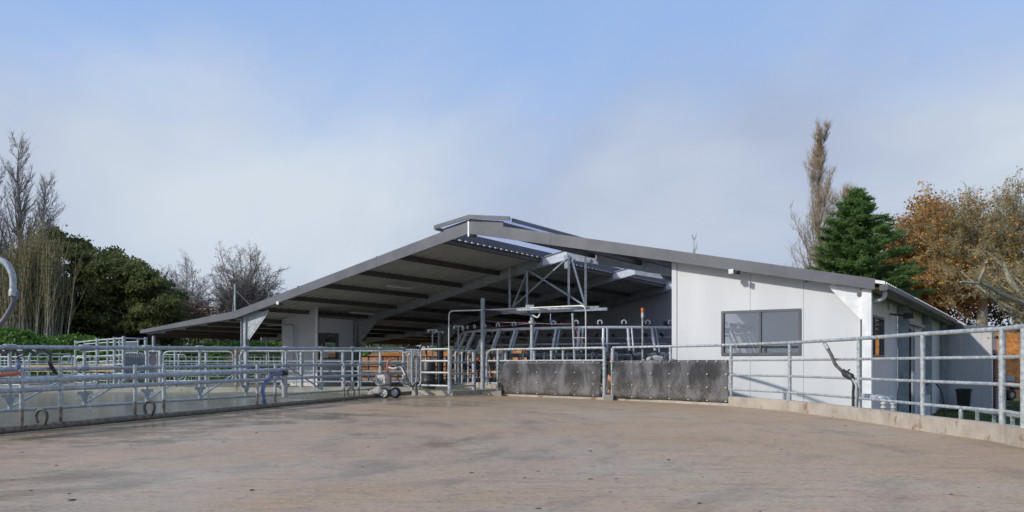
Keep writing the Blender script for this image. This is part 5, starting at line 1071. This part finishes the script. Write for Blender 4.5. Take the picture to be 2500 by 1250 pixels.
make_tree('bare_tree', 'round-crowned dark bare tree above the lean-to roof', 'tree', tz(597, 72), DOM, 3.0, .34, 61, ('bark_grey', 'twig_dark'), extra=dome(61, 84, 2.8, 5.3, 3.3, 4.1, .10), tw=(1, .05, .34, .012, .1, .5))
make_tree('bare_tree', 'pale grey bare tree between the oaks and the round bare tree', 'tree', tz(462, 70), DOM, 2.6, .24, 67, ('bark_pale', 'twig_grey'), extra=dome(67, 50, 2.4, 4.3, 2.05, 3.5, .08), tw=(1, .05, .34, .011, .2, .4))
make_tree('bare_tree', 'lower pale bare tree close behind the lowest oak', 'tree', tz(425, 76), DOM, 2.4, .22, 71, ('bark_pale', 'twig_grey'), extra=dome(71, 40, 2.4, 3.6, 1.8, 2.9, .08), tw=(1, .05, .34, .011, .2, .4))
make_tree('bare_tree', 'faint bare treetop peeping over the left roof slope', 'tree', tz(1002, 92), DOM, 5.4, .25, 73, ('bark_grey', 'twig_grey'), extra=dome(73, 26, 4.6, 7.6, 2.2, 4.0, .07))
make_tree('poplar_tree', 'faint thin bare treetop peeping over the right roof slope', 'tree', tz(1697, 95), [dict(POPR[0], k=26)] + POPR[1:], 12.6, .16, 79, ('bark_pale', 'twig_grey'))
# conifer
cb = tz(2092, 50); ct = thing('conifer_tree', 'dense dark green conifer behind the shed roof on the right', 'tree', cb); rr = np.random.RandomState(83); rg = random.Random(83)
HC = 12.9; segs = [((0, 0, 0), (0.05, 0, HC * .98), .28, .03)]; pts = []; dirs = []
nb = 420
for i in range(nb):
    t = (i + .5) / nb; z = .2 + (HC - .25) * t; rad = 4.9 * (1 - t) ** .72 * rg.choice((.6, .78, .9, 1.0, 1.12, 1.22)) * (1 if t > .12 else .8 + t) + .12; a_ = i * 2.399963 + rg.gauss(0, .3)
    if math.cos(a_) > .3 and .45 < t < .85: rad *= 1.12
    e = (math.cos(a_) * rad, math.sin(a_) * rad, z + rad * rg.uniform(.05, .28)); m_ = (e[0] * .5, e[1] * .5, z + rad * .02); segs += [((0, 0, z), m_, .035, .022), (m_, e, .022, .006)]
    n = int(5 + rad * 9)
    for k in range(n):
        s_ = rg.random() ** .6; base = np.array([e[0] * s_, e[1] * s_, z + (e[2] - z) * s_ ** 1.6]); side = rg.gauss(0, .22) * rad * .55 * (1.15 - s_)
        pts.append(base + np.array([-math.sin(a_) * side, math.cos(a_) * side, rg.gauss(0, .04) - abs(side) * .10])); dirs.append((math.cos(a_ + side * .8), math.sin(a_ + side * .8), .28))
link_mesh('trunk', cyl_mesh(segs, 'trunk', 4), 'bark_dark', ct)
P = np.repeat(np.array(pts), 9, 0); Dr = np.repeat(np.array(dirs), 9, 0); n = len(P); P = P + rr.normal(0, 1, (n, 3)) * np.array([.13, .13, .05]); Dr = Dr + rr.normal(0, .42, (n, 3)); Dr /= np.linalg.norm(Dr, axis=1, keepdims=True)
sd_ = np.cross(Dr, np.array([0, 0, 1.]) + rr.normal(0, .5, (n, 3))); sd_ /= np.maximum(np.linalg.norm(sd_, axis=1, keepdims=True), 1e-6); ln_ = rr.uniform(.12, .28, (n, 1)); wd_ = rr.uniform(.03, .055, (n, 1))
v = np.stack([P - Dr * ln_ * .4, P + sd_ * wd_, P + Dr * ln_, P - sd_ * wd_], 1).reshape(-1, 3); link_mesh('crown', raw_mesh('crown', v, np.arange(n * 4).reshape(-1, 4), 4), 'leaf_conifer', ct)
# autumn trees on the right
AUT = [dict(n=5, wig=.05, up=.03, tip=.55, start=.6, k=15), dict(n=7, wig=.13, up=.05, tip=.2, start=.1, k=12, ratio=1.0, ang=52, angv=18, rr=.5, shape=lambda t: 1.15 - .3 * t), dict(n=5, wig=.15, up=.02, tip=.25, start=.1, k=10, ratio=.40, ang=42, rr=.5, rmin=.018), dict(n=3, wig=.17, up=.0, tip=.4, start=0, k=2.5, ratio=.48, ang=40, rr=.6, rmin=.013), dict(n=1, wig=.2, up=.0, tip=.5, start=0, k=0, ratio=.5, ang=38, rr=.7, rmin=.010)]
DOA = [dict(DOM[0]), dict(DOM[1], wig=.11, k=14), dict(DOM[2], wig=.15, k=6, rmin=.022), dict(DOM[3], wig=.18, k=2.4, rmin=.017), dict(DOM[4], rmin=.013)]
ends = []; t1 = make_tree('autumn_tree', 'rust-orange autumn tree right of the dark conifer', 'tree', tz(2300, 64), DOA, 4.0, .34, 91, ('bark_grey', 'twig_olive'), ends=ends, extra=dome(91, 76, 3.8, 6.2, 4.7, 4.6, .12, -.30)); rs = np.random.RandomState(3); en = np.array(ends)
lo_ = en[rs.rand(len(en)) < np.where(en[:, 0] < -.3, .75, .30)]; leaves('orange_leaves', lo_, 3, .20, .12, 'leaf_autumn', t1, 92, .7); hi_ = en[(rs.rand(len(en)) < .30) & (en[:, 2] > 8.2)]; leaves('russet_leaves', hi_, 2, .16, .10, 'leaf_russet', t1, 93, .7)
twiglets(en[rs.rand(len(en)) < .5], 1, .06, .36, .010, 'twig_olive', t1, 94, .1)
ends = []; t2 = make_tree('autumn_tree', 'olive twiggy lichen-covered tree filling the right edge above the clay', 'tree', tz(2398, 61), DOA, 3.8, .40, 97, ('bark_pale', 'twig_olive'), ends=ends, extra=dome(97, 80, 3.6, 6.4, 5.2, 4.7, .13, -.20)); en = np.array(ends)
leaves('few_leaves', en[rs.rand(len(en)) < .14], 2, .12, .10, 'leaf_autumn', t2, 98, .7); leaves('olive_leaves', en[rs.rand(len(en)) < .45], 2, .16, .09, 'leaf_olive', t2, 96, .4); twiglets(en[rs.rand(len(en)) < .9], 1, .06, .40, .010, 'twig_olive', t2, 99, .1)
ends = []; b = tz(2640, 33); t3 = make_tree('limb_tree', 'pale lichen-covered tree whose heavy limb reaches in from the right edge', 'tree', b, AUT, 4.6, .30, 101, ('bark_pale', 'twig_olive'), lean=(-.25, 0, 1), ends=ends); en = np.array(ends)
lim = [at(2660, 800, 33) - b, at(2560, 770, 32.6) - b, at(2500, 742, 32.3) - b, at(2440, 715, 32) - b, at(2400, 694, 31.8) - b, at(2392, 682, 31.6) - b, at(2345, 688, 31.5) - b]
MB_ = MB(); MB_.tube(spline(lim[:5] + [lim[6]], 6), [.17 - .0047 * i for i in range(31)], 8); MB_.tube(spline([lim[4], lim[5], at(2405, 655, 31.4) - b, at(2408, 640, 31) - b], 4), .045, 6); MB_.tube(spline([at(2640, 830, 33) - b, at(2520, 742, 33.2) - b, at(2470, 690, 33.4) - b, at(2450, 640, 33.6) - b], 6), [.2 - .007 * i for i in range(19)], 8)
om = MB_.mesh('limb', (0, 0, 0)); link_mesh('limb', om, 'bark_pale', t3)
twiglets(en[rs.rand(len(en)) < .3], 1, .06, .3, .008, 'twig_olive', t3, 103, .1); leaves('few_leaves', en[rs.rand(len(en)) < .08], 2, .12, .06, 'leaf_autumn', t3, 102, .7)
# far woods and hedges read as one mass
def hedge(name, label, pts, h, mat, seed, n, size, depth=2.5, kind='stuff'):
    r = np.random.RandomState(seed); P = []
    for i in range(n):
        t = r.rand() * (len(pts) - 1); k = int(t); f_ = t - k; x = pts[k][0] * (1 - f_) + pts[k + 1][0] * f_; y = pts[k][1] * (1 - f_) + pts[k + 1][1] * f_; hh = h * (.65 + .5 * float(vnoise(np.array(x), np.array(y), 2.5, seed)))
        P.append((x + r.normal(0, .3), y + r.rand() * depth, float(terrain(x, y)) + hh * r.rand() ** .7))
    o = leaves(name, P, 24, (.35, .35, .3), size, mat, None, seed); tag(o, label, 'hedge' if 'hedge' in name else 'woods', None, kind); return o
hedge('brown_hedge', 'brown leafless hedge mass behind the left pens under the low roof', [(-32, 58), (-22, 64), (-12, 74), (-2, 80)], 3.2, 'bush_brown', 111, 900, .12)
hedge('dark_woods', 'dark brownish wood beyond the right-hand clay bank', [(24, 71), (34, 68), (50, 66), (72, 64)], 5.4, 'bush_brown', 113, 2600, .13, 4)
hedge('dark_woods', 'dark undergrowth below the evergreen oaks on the left', [(-42, 58), (-32, 57), (-24, 57)], 2.6, 'leaf_oak', 117, 700, .13, 3)
# ground cover on the bank
r = np.random.RandomState(121); xs = r.uniform(-46, -6, 26000); k_ = r.uniform(-1.2, 7, 26000); ys = np.interp(xs, bx, by) + k_; zs = terrain(xs, ys); dens = vnoise(xs, ys, 2.0, 9); keep = dens > np.where(xs > -15.5, np.where(k_ > 4.6, .60, 2), .30); keep &= ~((xs < -29.5) & (k_ < 3) & (dens < .6)); P = np.stack([xs, ys, zs + .05], 1)[keep]
o = leaves('ground_cover', P, 3, (.14, .14, .10), .11, 'leaf_cover', None, 122, .8); tag(o, 'bright green leafy ground cover on the earth bank', 'ground cover', None, 'stuff')
xs = r.uniform(-6, 30, 9000); k_ = r.uniform(5.2, 9, 9000); ys = np.interp(xs, bx, by) + k_; dens = vnoise(xs, ys, 2.0, 9); keep = dens > .55; P = np.stack([xs, ys, terrain(xs, ys) + .05], 1)[keep]
o = leaves('ground_cover', P, 3, (.14, .14, .10), .11, 'leaf_cover', None, 123, .8); tag(o, 'patchy green weeds along the top of the orange bank behind the shed', 'ground cover', None, 'stuff')
xs = r.uniform(8, 30, 9000); ys = r.uniform(12, 44, 9000); dens = vnoise(xs, ys, 2.4, 12); keep = (dens > .5) & (ys > 11); P = np.stack([xs, ys, terrain(xs, ys) + .03], 1)[keep]
P = P[[(Vector((p[0], p[1], 0)) - P0).dot(D) < -.5 for p in P]]
o = leaves('grass_tufts', P, 4, (.10, .10, .03), .06, 'grass', None, 124, .3); tag(o, 'sparse grass tufts on the low ground beyond the right kerb', 'grass', None, 'stuff')
# stones lying on the clay behind the shed
mb = MB(); rg = random.Random(7)
for i in range(420):
    if i < 300: x = rg.uniform(-9, 20)
    else: x = rg.uniform(24, 42)
    y = float(np.interp(x, bx, by)) + rg.uniform(-2.2, 4); z = float(terrain(x, y)); s_ = rg.uniform(.05, .20)
    vs = [Vector((x, y, z)) + Vector((a_ * s_ * rg.uniform(.7, 1.2), b_ * s_ * rg.uniform(.7, 1.2), c_ * s_ * rg.uniform(.5, .8))) for c_ in (-1, 1) for b_ in (-1, 1) for a_ in (-1, 1)]
    mb.add(vs, [(0, 2, 3, 1), (4, 5, 7, 6), (0, 1, 5, 4), (2, 6, 7, 3), (1, 3, 7, 5), (0, 4, 6, 2)])
M('clay_stone', (.34, .20, .12), (.50, .36, .25), 2, .9); mb.build('clay_rubble', 'clay_stone', None, 'pale clods and stones strewn over the orange clay bank', 'rubble', kind='stuff')
